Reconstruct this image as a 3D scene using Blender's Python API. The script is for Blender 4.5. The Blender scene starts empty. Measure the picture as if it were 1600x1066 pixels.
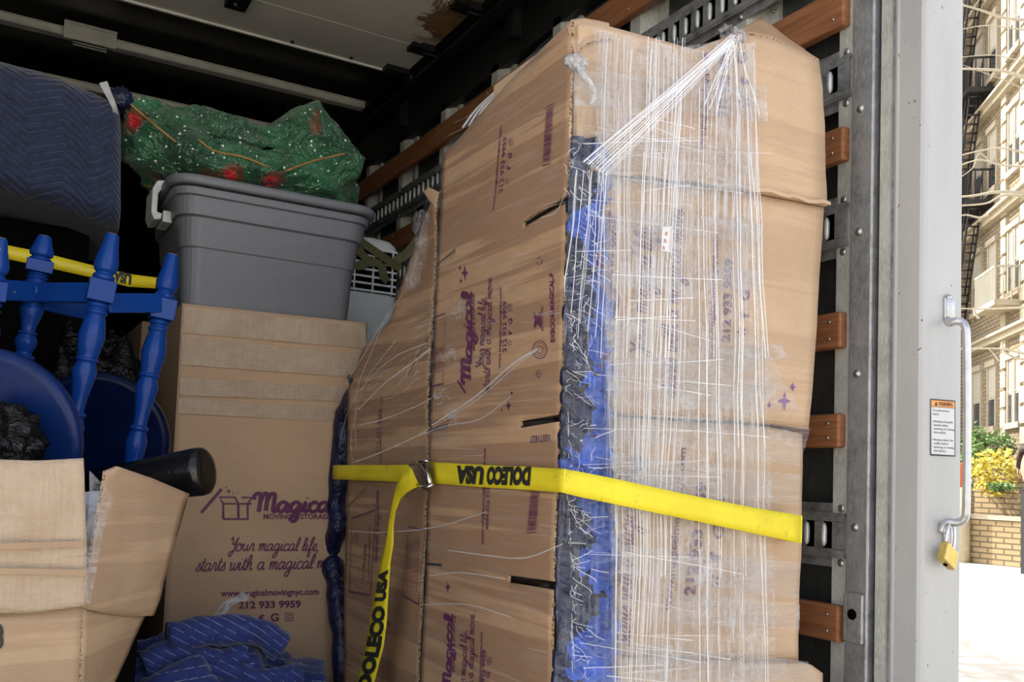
import bpy, bmesh, math, random
import numpy as np
from mathutils import Vector, Matrix, noise
random.seed(7)
S = bpy.context.scene
COL = S.collection
# ------------------------------------------------------------------ camera
EYE = np.array([0.0, 0.0, 1.6])
def _basis(yaw, pit, rol):
    cy, sy = math.cos(yaw), math.sin(yaw)
    fwd = np.array([sy*math.cos(pit), cy*math.cos(pit), math.sin(pit)])
    right = np.array([cy, -sy, 0.0]); up = np.cross(right, fwd)
    return np.array([math.cos(rol)*right+math.sin(rol)*up, -(-math.sin(rol)*right+math.cos(rol)*up), fwd])
CM = _basis(.5208, .0636, .0372); FPX = 1437.0; CX, CY = 800.0, 656.0
cam_d = bpy.data.cameras.new('camera'); cam = bpy.data.objects.new('camera', cam_d); COL.objects.link(cam)
cam_d.sensor_fit = 'HORIZONTAL'; cam_d.sensor_width = 36; cam_d.lens = 36*FPX/1600
cam_d.shift_y = (CY-533)/1600; cam_d.clip_start = .02; cam_d.clip_end = 300
cam.matrix_world = Matrix(((CM[0][0], -CM[1][0], -CM[2][0], EYE[0]), (CM[0][1], -CM[1][1], -CM[2][1], EYE[1]),
                           (CM[0][2], -CM[1][2], -CM[2][2], EYE[2]), (0, 0, 0, 1)))
S.camera = cam
# ------------------------------------------------------------------ light
S.view_settings.view_transform = 'Standard'; S.view_settings.look = 'None'
S.view_settings.gamma = 1; S.view_settings.use_curve_mapping = False
S.view_settings.exposure = 0.92
W = bpy.data.worlds.new('world'); S.world = W; W.use_nodes = True
nt = W.node_tree; bg = nt.nodes['Background']
sky = nt.nodes.new('ShaderNodeTexSky'); sky.sky_type = 'NISHITA'; sky.sun_disc = False
SUN = Vector((-.36, .62, .70)).normalized()
sky.sun_elevation = math.asin(SUN.z); sky.sun_rotation = math.atan2(SUN.x, SUN.y)
sky.air_density = 1.0; sky.dust_density = 2.0
mxw = nt.nodes.new('ShaderNodeMixRGB'); mxw.inputs[0].default_value = .55   # mixes the sky toward a warm grey so its light is less blue
bwn = nt.nodes.new('ShaderNodeRGBToBW'); nt.links.new(sky.outputs[0], bwn.inputs[0]); mlw = nt.nodes.new('ShaderNodeMixRGB'); mlw.blend_type = 'MULTIPLY'; mlw.inputs[0].default_value = 1
nt.links.new(bwn.outputs[0], mlw.inputs[1]); mlw.inputs[2].default_value = (1.12, 1.0, .88, 1)
nt.links.new(sky.outputs[0], mxw.inputs[1]); nt.links.new(mlw.outputs[0], mxw.inputs[2]); nt.links.new(mxw.outputs[0], bg.inputs[0]); bg.inputs[1].default_value = .30
sl = bpy.data.lights.new('sun', 'SUN'); sl.energy = 4.5; sl.angle = .009; sl.color = (1, .93, .80)
so = bpy.data.objects.new('sun', sl); COL.objects.link(so)
so.rotation_euler = SUN.to_track_quat('Z', 'Y').to_euler(); so.location = (-8, 12, 18)

# ------------------------------------------------------------------ pixel -> point on a real plane
def ray(px, py): return CM.T @ np.array([(px-CX)/FPX, (py-CY)/FPX, 1.0])
def at(px, py, ax, v):
    r = ray(px, py); return Vector(EYE + r*(v-EYE[ax])/r[ax])
def atx(px, py, v): return at(px, py, 0, v)
def aty(px, py, v): return at(px, py, 1, v)
def atz(px, py, v): return at(px, py, 2, v)
def proj(p):
    q = CM @ (np.array(p)-EYE); return np.array([CX+FPX*q[0]/q[2], CY+FPX*q[1]/q[2]])

# ------------------------------------------------------------------ materials
MATS = {}
class NB:
    def __init__(s, name):
        s.m = bpy.data.materials.new(name); s.m.use_nodes = True; s.t = s.m.node_tree
        s.b = s.t.nodes['Principled BSDF']; MATS[name] = s.m
    def n(s, typ, **kw):
        x = s.t.nodes.new('ShaderNode'+typ)
        for k, v in kw.items():
            if k.startswith('i_'): x.inputs[k[2:].replace('_', ' ')].default_value = v
            else: setattr(x, k, v)
        return x
    def l(s, a, b): s.t.links.new(a, b)
    def pos(s, scale=(1, 1, 1), world=False, rot=(0, 0, 0)):
        mp = s.n('Mapping'); mp.inputs['Scale'].default_value = scale; mp.inputs['Rotation'].default_value = rot
        if world: s.l(s.n('NewGeometry').outputs['Position'], mp.inputs[0])
        else: s.l(s.n('TexCoord').outputs['Object'], mp.inputs[0])
        return mp.outputs[0]
    def noise(s, vec, scale, detail=3, rough=.5, dist=0):
        x = s.n('TexNoise'); x.inputs['Scale'].default_value = scale; x.inputs['Detail'].default_value = detail
        x.inputs['Roughness'].default_value = rough; x.inputs['Distortion'].default_value = dist
        s.l(vec, x.inputs['Vector']); return x.outputs[0]
    def ramp(s, fac, stops):
        r = s.n('ValToRGB'); e = r.color_ramp.elements
        while len(e) < len(stops): e.new(.5)
        for q, (p, c) in zip(e, stops):
            q.position = p; q.color = (c, c, c, 1) if isinstance(c, (int, float)) else (*c, 1)
        s.l(fac, r.inputs[0]); return r.outputs[0]
    def math(s, op, a, b=None, c=None):
        x = s.n('Math', operation=op)
        for i, v in enumerate((a, b, c)):
            if v is None: continue
            if isinstance(v, (int, float)): x.inputs[i].default_value = v
            else: s.l(v, x.inputs[i])
        return x.outputs[0]
    def mix(s, fac, a, b, mode='MIX'):
        x = s.n('MixRGB', blend_type=mode)
        for i, v in enumerate((fac, a, b)):
            if isinstance(v, (int, float)): x.inputs[i].default_value = v
            elif isinstance(v, tuple): x.inputs[i].default_value = (*v, 1)
            else: s.l(v, x.inputs[i])
        return x.outputs[0]
    def bump(s, h, strength=.3, dist=.002):
        x = s.n('Bump'); x.inputs['Strength'].default_value = strength; x.inputs['Distance'].default_value = dist
        s.l(h, x.inputs['Height']); s.l(x.outputs[0], s.b.inputs['Normal']); return x
    def base(s, c, rough=.5, metal=0):
        if isinstance(c, tuple): s.b.inputs['Base Color'].default_value = (*c, 1)
        else: s.l(c, s.b.inputs['Base Color'])
        s.b.inputs['Roughness'].default_value = rough; s.b.inputs['Metallic'].default_value = metal
def plain(name, c, rough=.5, metal=0, var=.15, scale=30, bump=.15, bd=.001):
    m = NB(name); v = m.pos(); f = m.noise(v, scale, 4, .6)
    k = tuple(max(0, x*(1-var)) for x in c); h = tuple(min(1, x*(1+var)) for x in c)
    m.base(m.ramp(f, [(.3, k), (.7, h)]), rough, metal)
    if bump: m.bump(m.noise(v, scale*3, 3), bump, bd)
    return m.m
def cardboard(name, c, bands=.0, bandscale=9, rough=.75, world=False):
    m = NB(name); v = m.pos(world=world)
    g = m.noise(v, 420, 2); big = m.noise(v, 5, 4, .6)
    k = tuple(x*.88 for x in c); h = tuple(min(1, x*1.1) for x in c)
    col = m.ramp(big, [(.3, k), (.7, h)])
    col = m.mix(.22, col, m.ramp(g, [(.35, k), (.65, tuple(min(1, x*1.2) for x in h))]))
    if bands:
        # tape and film layers wrapped along the length darken the board in level bands
        vb = m.pos((.05, .035, 1), world)
        f = m.noise(vb, bandscale, 4, .7)
        col = m.mix(m.math('MULTIPLY', m.ramp(f, [(.47, 0), (.50, 1)]), bands), col, tuple(x*y for x, y in zip(c, (.62, .56, .56))))
        f2 = m.noise(m.pos((.12, .12, 1), world), bandscale*5, 4, .8)
        col = m.mix(m.math('MULTIPLY', m.ramp(f2, [(.5, 0), (.62, 1)]), bands*.4), col, tuple(x*y for x, y in zip(c, (.66, .60, .6))))
    m.base(col, rough)
    w = m.n('TexWave'); w.inputs['Scale'].default_value = 55; w.bands_direction = 'Z'
    m.l(v, w.inputs['Vector'])
    m.bump(m.math('ADD', m.math('MULTIPLY', w.outputs[1], .12), m.noise(v, 12, 5, .6)), .35, .004)
    return m.m
CB = cardboard('cardboard_kraft', (.50, .335, .205))
CB_BAND = cardboard('cardboard_banded', (.47, .30, .175), .75, 7)
CB_FRONT = cardboard('cardboard_pale', (.52, .365, .235), .25, 6)
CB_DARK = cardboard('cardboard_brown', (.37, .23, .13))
CB_OLD = cardboard('cardboard_worn', (.46, .32, .20), .35, 8)
m = NB('cardboard_edge'); v = m.pos(); f = m.noise(v, 260, 2)
m.base(m.ramp(f, [(.42, (.10, .06, .03)), (.5, (.55, .40, .26))]), .85); EDGE = m.m
INK = plain('purple_ink', (.125, .022, .085), .55, 0, .25, 60, 0)
INKV = plain('violet_ink', (.20, .04, .25), .45, 0, .15, 60, 0)
BLACKINK = plain('black_ink', (.02, .022, .02), .6, 0, .3, 120, 0)
# painted truck parts
def worn_metal(name, c, dirt, rough=.45, metal=.6, scale=14):
    m = NB(name); v = m.pos(world=True)
    f = m.noise(v, scale, 6, .7); g = m.noise(m.pos((3, 3, .6), True), scale*6, 4, .7)
    col = m.mix(m.ramp(f, [(.42, 0), (.68, 1)]), c, dirt); col = m.mix(m.math('MULTIPLY', m.ramp(g, [(.5, 0), (.66, 1)]), .4), col, tuple(min(1, x*1.7) for x in c))
    m.base(col, rough, metal); m.bump(g, .25, .001); return m.m
GALV = worn_metal('galvanised_steel', (.42, .43, .44), (.24, .245, .25), .4, .6)
GALV2 = worn_metal('grimy_track_steel', (.36, .37, .38), (.13, .135, .135), .32, .55, 20)
ETIN = worn_metal('dark_track_steel', (.05, .055, .055), (.02, .022, .022), .4, .5, 20)
BARM = plain('bare_slot_bar', (.62, .64, .64), .35, .35, .15, 60, .1)
HAT = worn_metal('grey_post_paint', (.50, .51, .47), (.36, .36, .33), .5, .1)
PANEL = worn_metal('dark_wall_liner', (.060, .066, .068), (.040, .043, .042), .42, .1, 4)
WHITE = None
m = NB('white_frame_paint'); v = m.pos(world=True)
f = m.noise(m.pos((1, 1, .3), True), 7, 6, .65); sp = m.noise(v, 75, 2, .5); sc = m.noise(m.pos((4, 4, 22), True), 6, 3, .5, 1.5)
c = m.ramp(f, [(.3, (.40, .41, .415)), (.7, (.48, .485, .485))])
c = m.mix(m.ramp(sp, [(.745, 0), (.76, 1)]), c, (.08, .075, .07))
c = m.mix(m.math('MULTIPLY', m.ramp(sc, [(.66, 0), (.70, 1)]), .35), c, (.33, .32, .30))
m.base(c, .42); m.bump(f, .1, .002); WHITE = m.m
GAPM = plain('dark_gap', (.012, .012, .012), .6)
WOOD = NB('stained_wood_rail'); v = WOOD.pos((3, .35, 6), True)
f = WOOD.noise(v, 9, 6, .65, 1.2); f2 = WOOD.noise(WOOD.pos((6, .5, 30), True), 8, 3)
c = WOOD.ramp(f, [(.3, (.20, .072, .030)), (.55, (.35, .145, .060)), (.75, (.46, .21, .095))])
c = WOOD.mix(.3, c, WOOD.ramp(f2, [(.4, (.11, .04, .018)), (.6, (.33, .14, .06))])); WOOD.base(c, .5); WOOD.bump(f2, .3, .001); WOOD = WOOD.m
WOODD = plain('dark_red_wood_rail', (.105, .035, .020), .55, 0, .35, 9)
# roll-up door underside with torn brown veneer near the rail
m = NB('rolled_door_liner'); v = m.pos(world=True)
f = m.noise(v, 1.2, 6, .6); sx = m.n('SeparateXYZ'); m.l(m.n('NewGeometry').outputs['Position'], sx.inputs[0])
c = m.ramp(f, [(.35, (.60, .60, .57)), (.65, (.72, .72, .68))])
tn = m.noise(m.pos((1, 1.2, 1), True), 5, 8, .72, .6)
edge = m.math('ADD', m.math('MULTIPLY', m.math('SUBTRACT', sx.outputs[0], 1.42), 2.2), m.math('MULTIPLY', m.math('SUBTRACT', tn, .5), 2.0))
yw = m.ramp(m.math('MULTIPLY', sx.outputs[1], .2), [(.70, 1), (.722, 0)])
fr = m.math('MULTIPLY', m.ramp(edge, [(.10, 0), (.14, 1)]), yw)
halo = m.math('MULTIPLY', m.math('MULTIPLY', m.ramp(edge, [(-.0, 0), (.14, 1)]), .7), yw)
c = m.mix(halo, c, (.50, .42, .28)); c = m.mix(fr, c, m.ramp(tn, [(.4, (.10, .06, .03)), (.6, (.25, .15, .07))]))
m.base(c, .5); m.bump(m.math('ADD', f, fr), .3, .004); DOOR = m.m
BLKROOF = plain('dark_roof_skin', (.022, .024, .022), .35, 0, .4, 3, .1)
BLKM = plain('black_painted_steel', (.012, .013, .014), .45, .3, .4, 25)
BOWM = plain('galvanised_bow', (.80, .81, .75), .45, .1, .15, 12)
FLOORM = plain('truck_plank_floor', (.12, .075, .04), .7, 0, .3, 8)
# quilted moving blankets
def quilt(name, c, thread, spacing=.028, amp=.05, wav=.13, bs=.8, bd=.006):
    m = NB(name); tc = m.n('UVMap'); sx = m.n('SeparateXYZ'); m.l(tc.outputs[0], sx.inputs[0])
    u, v = sx.outputs[0], sx.outputs[1]
    tri = m.math('PINGPONG', u, wav); vv = m.math('ADD', v, m.math('MULTIPLY', tri, amp/wav*1.2))
    h = m.math('PINGPONG', vv, spacing/2)
    h = m.math('DIVIDE', h, spacing/2)
    puff = m.math('POWER', h, .5)
    n = m.noise(m.pos(), 45, 4, .65); big = m.noise(m.pos(), 9, 3)
    line = m.ramp(h, [(.05, 1), (.13, 0)])
    dash = m.ramp(m.noise(m.pos(), 60, 1), [(.44, 0), (.5, 1)])
    col = m.ramp(n, [(.3, tuple(x*.6 for x in c)), (.7, tuple(x*1.35 for x in c))])
    col = m.mix(m.math('MULTIPLY', line, m.math('MULTIPLY', dash, .75)), col, thread)
    m.base(col, .8); m.b.inputs['Sheen Weight'].default_value = .25
    m.bump(m.math('ADD', puff, m.math('MULTIPLY', n, .7)), bs, bd); return m.m
QUILT = quilt('blue_quilt', (.013, .021, .060), (.10, .13, .28))
QUILTB = quilt('bright_blue_quilt', (.012, .028, .16), (.25, .31, .50), .024, .03, .3, bs=.45, bd=.004)
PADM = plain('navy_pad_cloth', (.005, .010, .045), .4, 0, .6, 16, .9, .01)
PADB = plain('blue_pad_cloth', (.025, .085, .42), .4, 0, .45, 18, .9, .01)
# stretch film
def film(name, lo, hi, sv, sh, white=(.80, .82, .86), gloss=.05, cover=0.0):
    m = NB(name); t = m.t; m.base(white, .12)
    a = m.noise(m.pos(sv), 6, 6, .7, .3); b = m.noise(m.pos(sh), 5, 6, .75, .4); cc = m.noise(m.pos((1, 1, 1)), 7, 3)
    fa = m.ramp(a, [(.50, 0), (.60, 1)]); fb = m.ramp(b, [(.50, 0), (.62, 1)])
    f = m.math('MAXIMUM', fa, m.math('MULTIPLY', fb, .8)); f = m.math('MULTIPLY', f, m.ramp(cc, [(.35, .25), (.65, 1)]))
    f = m.math('ADD', m.math('MULTIPLY', f, hi-lo), lo+cover)
    bp = m.bump(m.math('ADD', a, b), .8, .010)
    gl = m.n('BsdfGlossy'); gl.inputs['Roughness'].default_value = .12; m.l(bp.outputs[0], gl.inputs['Normal'])
    tr = m.n('BsdfTransparent'); mx = m.n('MixShader'); m.l(f, mx.inputs[0]); m.l(tr.outputs[0], mx.inputs[1]); m.l(m.b.outputs[0], mx.inputs[2])
    fz = m.n('LayerWeight'); fz.inputs[0].default_value = .25
    m2 = m.n('MixShader'); m.l(m.math('ADD', m.math('MULTIPLY', m.math('POWER', fz.outputs['Facing'], 3), .25), gloss), m2.inputs[0]); m.l(mx.outputs[0], m2.inputs[1]); m.l(gl.outputs[0], m2.inputs[2])
    m.l(m2.outputs[0], t.nodes['Material Output'].inputs[0]); return m.m
FILM = film('stretch_film', .03, .50, (14, 14, .7), (1.0, 1.0, 13))
FILMH = film('stretch_film_band', .06, .45, (3, 3, 3), (.8, .8, 26), cover=.02)
FILMV = film('stretch_film_rope_sheet', .0, .50, (22, 22, .5), (5, 5, 4), cover=.0)
FILMK = film('stretch_film_knot', .35, .9, (20, 20, 3), (5, 5, 9))
FILML = film('stretch_film_thin', .0, .12, (2, 1.2, 9), (4, .7, 16), gloss=.015)
FILMD = film('stretch_film_dark', .0, .35, (5, 5, 9), (3, 3, 14))
m = NB('film_strand'); m.base((.86, .87, .88), .18); m.b.inputs['Transmission Weight'].default_value = .25
tr = m.n('BsdfTransparent'); mx = m.n('MixShader'); mx.inputs[0].default_value = .62
m.l(tr.outputs[0], mx.inputs[1]); m.l(m.b.outputs[0], mx.inputs[2]); m.l(mx.outputs[0], m.t.nodes['Material Output'].inputs[0]); STRAND = m.m
m = NB('shiny_tape'); v = m.pos(); a = m.noise(m.pos((1, 1, 1)), 9, 5, .7); w = m.noise(m.pos((26, 26, 1)), 7, 3, .6)
m.base(m.mix(.14, m.ramp(a, [(.35, (.46, .33, .22)), (.62, (.54, .42, .30))]), m.ramp(w, [(.4, (.42, .30, .19)), (.6, (.60, .48, .36))])), .16); m.bump(m.math('ADD', m.math('MULTIPLY', w, .35), m.noise(m.pos((1.5, 1.5, 6)), 12, 6, .7)), .8, .008)
TAPE = m.m
# yellow webbing
m = NB('yellow_webbing'); v = m.pos(); tc = m.n('UVMap'); w = m.n('TexWave'); w.bands_direction = 'X'; w.inputs['Scale'].default_value = 90
m.l(tc.outputs[0], w.inputs['Vector'])
g = m.noise(v, 26, 5, .7); c = m.ramp(m.noise(v, 8, 3), [(.3, (.72, .58, .012)), (.7, (.86, .74, .02))])
c = m.mix(m.ramp(g, [(.60, 0), (.74, .55)]), c, (.12, .10, .03)); m.base(c, .6); m.bump(w.outputs[1], .4, .001); WEB = m.m
YELT = plain('yellow_track_tape', (.72, .56, .01), .4, 0, .1, 20, 0)
FILMP = film('stretch_film_over_pad', .0, .22, (16, 16, 1.2), (4, 4, 16), gloss=.05)
CHROME = plain('chrome', (.6, .61, .62), .16, 1, .1, 30, .05)
STEEL = plain('brushed_bolt_steel', (.48, .48, .47), .3, .9, .2, 60)
HANDLEM = plain('aluminium_tube', (.52, .53, .55), .3, .75, .1, 40)
BRASS = plain('brass', (.62, .46, .14), .35, .65, .15, 50)
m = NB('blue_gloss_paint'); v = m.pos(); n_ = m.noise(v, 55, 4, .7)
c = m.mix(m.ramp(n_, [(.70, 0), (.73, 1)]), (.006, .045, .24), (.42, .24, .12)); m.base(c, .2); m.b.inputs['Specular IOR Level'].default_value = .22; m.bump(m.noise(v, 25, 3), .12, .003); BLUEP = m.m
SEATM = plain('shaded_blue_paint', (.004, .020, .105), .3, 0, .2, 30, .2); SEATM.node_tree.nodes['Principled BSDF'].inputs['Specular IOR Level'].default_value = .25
BLUED = plain('deep_shade_blue_paint', (.002, .008, .045), .3, 0, .25, 20, .2); BLUED.node_tree.nodes['Principled BSDF'].inputs['Specular IOR Level'].default_value = .2  # darker copy of the blue paint, carries the shadow on the far stool
BAREW = plain('chipped_bare_wood', (.45, .25, .13), .7, 0, .4, 70)
TUBM = plain('grey_tub_plastic', (.155, .16, .175), .45, 0, .06, 60, .1)
LATCH = plain('pale_latch_plastic', (.52, .54, .50), .4)
ACW = plain('white_appliance_plastic', (.62, .65, .63), .35, 0, .04, 10, 0)
DARKM = plain('dark_void', (.004, .004, .004), .8); DARKM.node_tree.nodes['Principled BSDF'].inputs['Specular IOR Level'].default_value = 0  # near-black that stands in for deep shade in holes, slots and corners
RIBBON = plain('olive_ribbon', (.085, .078, .02), .6)
m = NB('black_bin_bag'); m.base((.006, .006, .007), .13); m.b.inputs['Specular IOR Level'].default_value = .3; m.bump(m.noise(m.pos((1, 1, 1.6)), 14, 3, .5, 3.0), 1, .018); BAG = m.m
BLKT = plain('black_tube_wrap', (.006, .006, .007), .22, 0, .3, 12, .4, .004)
PAPERW = plain('white_paper', (.62, .64, .68), .6, 0, .05, 20, 0)
# holiday fabric
m = NB('holiday_fabric'); v = m.pos(); big = m.noise(v, 5, 4, .6, .8)
c = m.ramp(big, [(.35, (.005, .045, .017)), (.55, (.018, .12, .045)), (.75, (.04, .19, .07))])
vo = m.n('TexVoronoi'); vo.inputs['Scale'].default_value = 42; m.l(v, vo.inputs['Vector'])
c = m.mix(m.ramp(vo.outputs[0], [(.13, 1), (.17, 0)]), c, (.75, .80, .72))
v3 = m.n('TexVoronoi'); v3.inputs['Scale'].default_value = 85; m.l(v, v3.inputs['Vector'])
c = m.mix(m.math('MULTIPLY', m.ramp(v3.outputs[0], [(.12, 1), (.17, 0)]), .7), c, (.6, .68, .58))
v2 = m.n('TexVoronoi'); v2.inputs['Scale'].default_value = 6.5; m.l(v, v2.inputs['Vector'])
rr = m.math('ADD', v2.outputs[0], m.math('MULTIPLY', m.noise(v, 30, 3), .22))
c = m.mix(m.ramp(rr, [(.36, 1), (.42, 0)]), c, (.13, .055, .02)); c = m.mix(m.ramp(rr, [(.25, 1), (.30, 0)]), c, (.55, .02, .02))
m.base(c, .38); m.b.inputs['Sheen Weight'].default_value = .2
m.bump(m.noise(m.pos((1, 1, 1.5)), 6, 4, .55, 1.5), 1, .07); XMAS = m.m
GOLDT = plain('gold_binding', (.34, .19, .05), .5)
ORANGE = plain('orange_header', (.85, .33, .08), .5, 0, .03, 20, 0)
LABELW = plain('white_sticker', (.62, .64, .64), .4, 0, .03, 20, 0)
REDP = plain('red_print', (.6, .04, .04), .5)
# street
def bricks(name, c1, c2, mort, sc, w=.5, h=.25, udir=None):
    m = NB(name); tc = m.n('UVMap'); b = m.n('TexBrick'); b.inputs['Scale'].default_value = sc
    b.inputs['Color1'].default_value = (*c1, 1); b.inputs['Color2'].default_value = (*c2, 1); b.inputs['Mortar'].default_value = (*mort, 1)
    b.inputs['Mortar Size'].default_value = .02; b.inputs['Brick Width'].default_value = w; b.inputs['Row Height'].default_value = h
    m.l(tc.outputs[0], b.inputs['Vector']); m.base(b.outputs[0], .85); m.bump(b.outputs[1], -.4, .01); return m.m
BRK = bricks('tan_facade_brick', (.31, .25, .16), (.24, .19, .125), (.13, .11, .08), 1, .3, .12)
BRKW = bricks('tan_wall_brick', (.36, .27, .15), (.29, .22, .12), (.13, .10, .06), 1, .38, .13)
STONE = plain('limestone', (.42, .37, .28), .8, 0, .12, 6)
GLASSM = plain('window_glass', (.05, .06, .07), .12, 0, .3, 3, 0)
BLINDM = plain('window_blind', (.42, .40, .34), .7, 0, .1, 10)
IRON = plain('black_iron', (.02, .02, .022), .5)
m = NB('sunlit_pavement'); v = m.pos(world=True); m.base(m.ramp(m.noise(v, 1.5, 6, .65), [(.3, (.46, .42, .35)), (.7, (.60, .56, .48))]), .85)
m.bump(m.noise(v, 30, 4), .2, .004); PAVE = m.m
BARK = plain('pale_branch_bark', (.38, .34, .26), .8)
LEAF = plain('green_leaf', (.08, .16, .035), .55, 0, .4, 5)
LEAFY = plain('yellow_leaf', (.52, .43, .05), .55, 0, .3, 5)
TERRA = plain('terracotta', (.50, .12, .05), .7)
SKIN = plain('skin', (.50, .26, .17), .5, 0, .08, 20)
HAIR = plain('dark_hair', (.03, .02, .015), .6)
SHIRT = plain('dark_shirt', (.05, .06, .09), .8)
TROU = plain('dark_trousers', (.03, .03, .04), .8)

# ------------------------------------------------------------------ mesh builder
class MB:
    def __init__(s): s.bm = bmesh.new(); s.uv = s.bm.loops.layers.uv.new('UVMap'); s.k = 0
    def v(s, p): return s.bm.verts.new(tuple(p))
    def f(s, vs, k=None, uv=None):
        try: f = s.bm.faces.new(vs)
        except ValueError: return None
        f.material_index = s.k if k is None else k
        if uv:
            for l, q in zip(f.loops, uv): l[s.uv].uv = q
        return f
    def quad(s, a, b, c, d, k=None, uv=None): return s.f([s.v(a), s.v(b), s.v(c), s.v(d)], k, uv)
    def hexa(s, P, k=None):   # P: 8 corners, bottom 4 then top 4, same winding
        V = [s.v(p) for p in P]
        for q in ((3, 2, 1, 0), (4, 5, 6, 7), (0, 1, 5, 4), (1, 2, 6, 5), (2, 3, 7, 6), (3, 0, 4, 7)):
            f = s.f([V[i] for i in q], k)
            pp = [Vector(P[i]) for i in q]; w = (pp[1]-pp[0]).length; h = (pp[2]-pp[1]).length
            for l, u in zip(f.loops, ((0, 0), (w, 0), (w, h), (0, h))): l[s.uv].uv = u
        return V
    def box(s, lo, hi, k=None):
        x0, y0, z0 = lo; x1, y1, z1 = hi
        return s.hexa([(x0, y0, z0), (x1, y0, z0), (x1, y1, z0), (x0, y1, z0), (x0, y0, z1), (x1, y0, z1), (x1, y1, z1), (x0, y1, z1)], k)
    def obox(s, o, U, V_, W_, k=None):
        o, U, V_, W_ = map(Vector, (o, U, V_, W_))
        return s.hexa([o, o+U, o+U+V_, o+V_, o+W_, o+U+W_, o+U+V_+W_, o+V_+W_], k)
    def tube(s, pts, rad, n=8, k=None, cap=True):
        pts = [Vector(p) for p in pts]; m_ = len(pts)
        if not hasattr(rad, '__len__'): rad = [rad]*m_
        t0 = (pts[1]-pts[0]).normalized(); a = t0.orthogonal().normalized(); rings = []; L = 0
        for i, p in enumerate(pts):
            t = (pts[min(i+1, m_-1)]-pts[max(i-1, 0)])
            t = t.normalized() if t.length > 1e-9 else t0
            a = (a-t*a.dot(t)).normalized(); b = t.cross(a)
            rings.append([s.v(p+(a*math.cos(2*math.pi*j/n)+b*math.sin(2*math.pi*j/n))*rad[i]) for j in range(n)])
        for i in range(m_-1):
            for j in range(n):
                f = s.f([rings[i][j], rings[i][(j+1) % n], rings[i+1][(j+1) % n], rings[i+1][j]], k)
                if f: f.smooth = True
        if cap: s.f(rings[0][::-1], k); s.f(rings[-1], k)
    def lathe(s, A, B, prof, n=16, k=None, kf=None):    # prof [(t, r)] along A->B
        A, B = Vector(A), Vector(B); ax = (B-A).normalized(); a = ax.orthogonal().normalized(); b = ax.cross(a); R = []
        for t, r in prof: R.append([s.v(A+(B-A)*t+(a*math.cos(2*math.pi*j/n)+b*math.sin(2*math.pi*j/n))*max(r, 1e-4)) for j in range(n)])
        for i in range(len(R)-1):
            for j in range(n):
                f = s.f([R[i][j], R[i][(j+1) % n], R[i+1][(j+1) % n], R[i+1][j]], kf(prof[i][0]) if kf else k); f.smooth = True
        s.f(R[0][::-1], kf(0) if kf else k); s.f(R[-1], kf(1) if kf else k)
    def ribbon(s, pts, w, nrm, k=None, wf=None):
        pts = [Vector(p) for p in pts]; prev = None; L = 0
        for i, p in enumerate(pts):
            t = (pts[min(i+1, len(pts)-1)]-pts[max(i-1, 0)]); n_ = nrm(p) if callable(nrm) else Vector(nrm)
            d = t.cross(n_)
            d = d.normalized()*(w*(wf(i/(len(pts)-1)) if wf else 1)/2) if d.length > 1e-9 else Vector((0, 0, w/2))
            cur = (s.v(p-d), s.v(p+d))
            if i: L2 = L+(p-pts[i-1]).length; f = s.f([prev[0], prev[1], cur[1], cur[0]], k, [(L, 0), (L, w), (L2, w), (L2, 0)]); L = L2
            if i and f: f.smooth = True
            prev = cur
    def blob(s, c, r, n=24, amp=.15, fr=3, seed=0, k=None, sq=1, fn=None):
        # rounded lump; sq<1 squares the shape
        c = Vector(c); R = []
        for i in range(n+1):
            th = math.pi*i/n; row = []
            for j in range(2*n):
                ph = math.pi*j/n; d = Vector((math.sin(th)*math.cos(ph), math.sin(th)*math.sin(ph), math.cos(th)))
                e = Vector([math.copysign(abs(x)**sq, x) for x in d]); mm = max(abs(e.x), abs(e.y), abs(e.z), 1e-6)
                e = e*(1+amp*noise.noise(d*fr+Vector((seed, seed*1.7, 0)))+amp*.4*noise.noise(d*fr*3+Vector((0, seed, 5))))
                p = c+Vector((e.x*r[0], e.y*r[1], e.z*r[2]))
                if fn: p = fn(p)
                row.append(s.v(p))
            R.append(row)
        for i in range(n):
            for j in range(2*n):
                jj = (j+1) % (2*n)
                f = s.f([R[i][j], R[i+1][j], R[i+1][jj], R[i][jj]], k)
                if f:
                    f.smooth = True
                    for l in f.loops:
                        q = l.vert.co-c; l[s.uv].uv = (q.x+q.y*.6, q.z+q.y*.25)
        bmesh.ops.remove_doubles(s.bm, verts=[v for v in R[0]+R[-1] if v.is_valid], dist=1e-5)
SPLIT = {'rivet', 'screw', 'bolt', 'mounting_foot', 'ear', 'shoe', 'louvre', 'binding', 'quoin', 'trouser_leg', 'branch', 'crown_branch', 'film_tail'}
def islands(mb):
    seen, out = set(), []
    for v0 in mb.bm.verts:
        if v0 in seen: continue
        st, cur = [v0], []; seen.add(v0)
        while st:
            v_ = st.pop(); cur.append(v_)
            for e in v_.link_edges:
                w_ = e.other_vert(v_)
                if w_ not in seen: seen.add(w_); st.append(w_)
        out.append(cur)
    return out
def link(name, mb, mats, parent=None, **kw):
    if name in SPLIT:
        isl = islands(mb)
        if len(isl) > 1:
            first = None
            for cur in isl:
                m_ = MB(); mp = {v_: m_.v(v_.co) for v_ in cur}; fs = {f for v_ in cur for f in v_.link_faces}
                for f in sorted(fs, key=lambda f: f.index):
                    g = m_.f([mp[v_] for v_ in f.verts], f.material_index)
                    if g:
                        g.smooth = f.smooth
                        for la, lb_ in zip(g.loops, f.loops): la[m_.uv].uv = lb_[mb.uv].uv
                o = link1(name, m_, mats, parent, **kw); first = first or o
            mb.bm.free(); return first
    return link1(name, mb, mats, parent, **kw)
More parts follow.
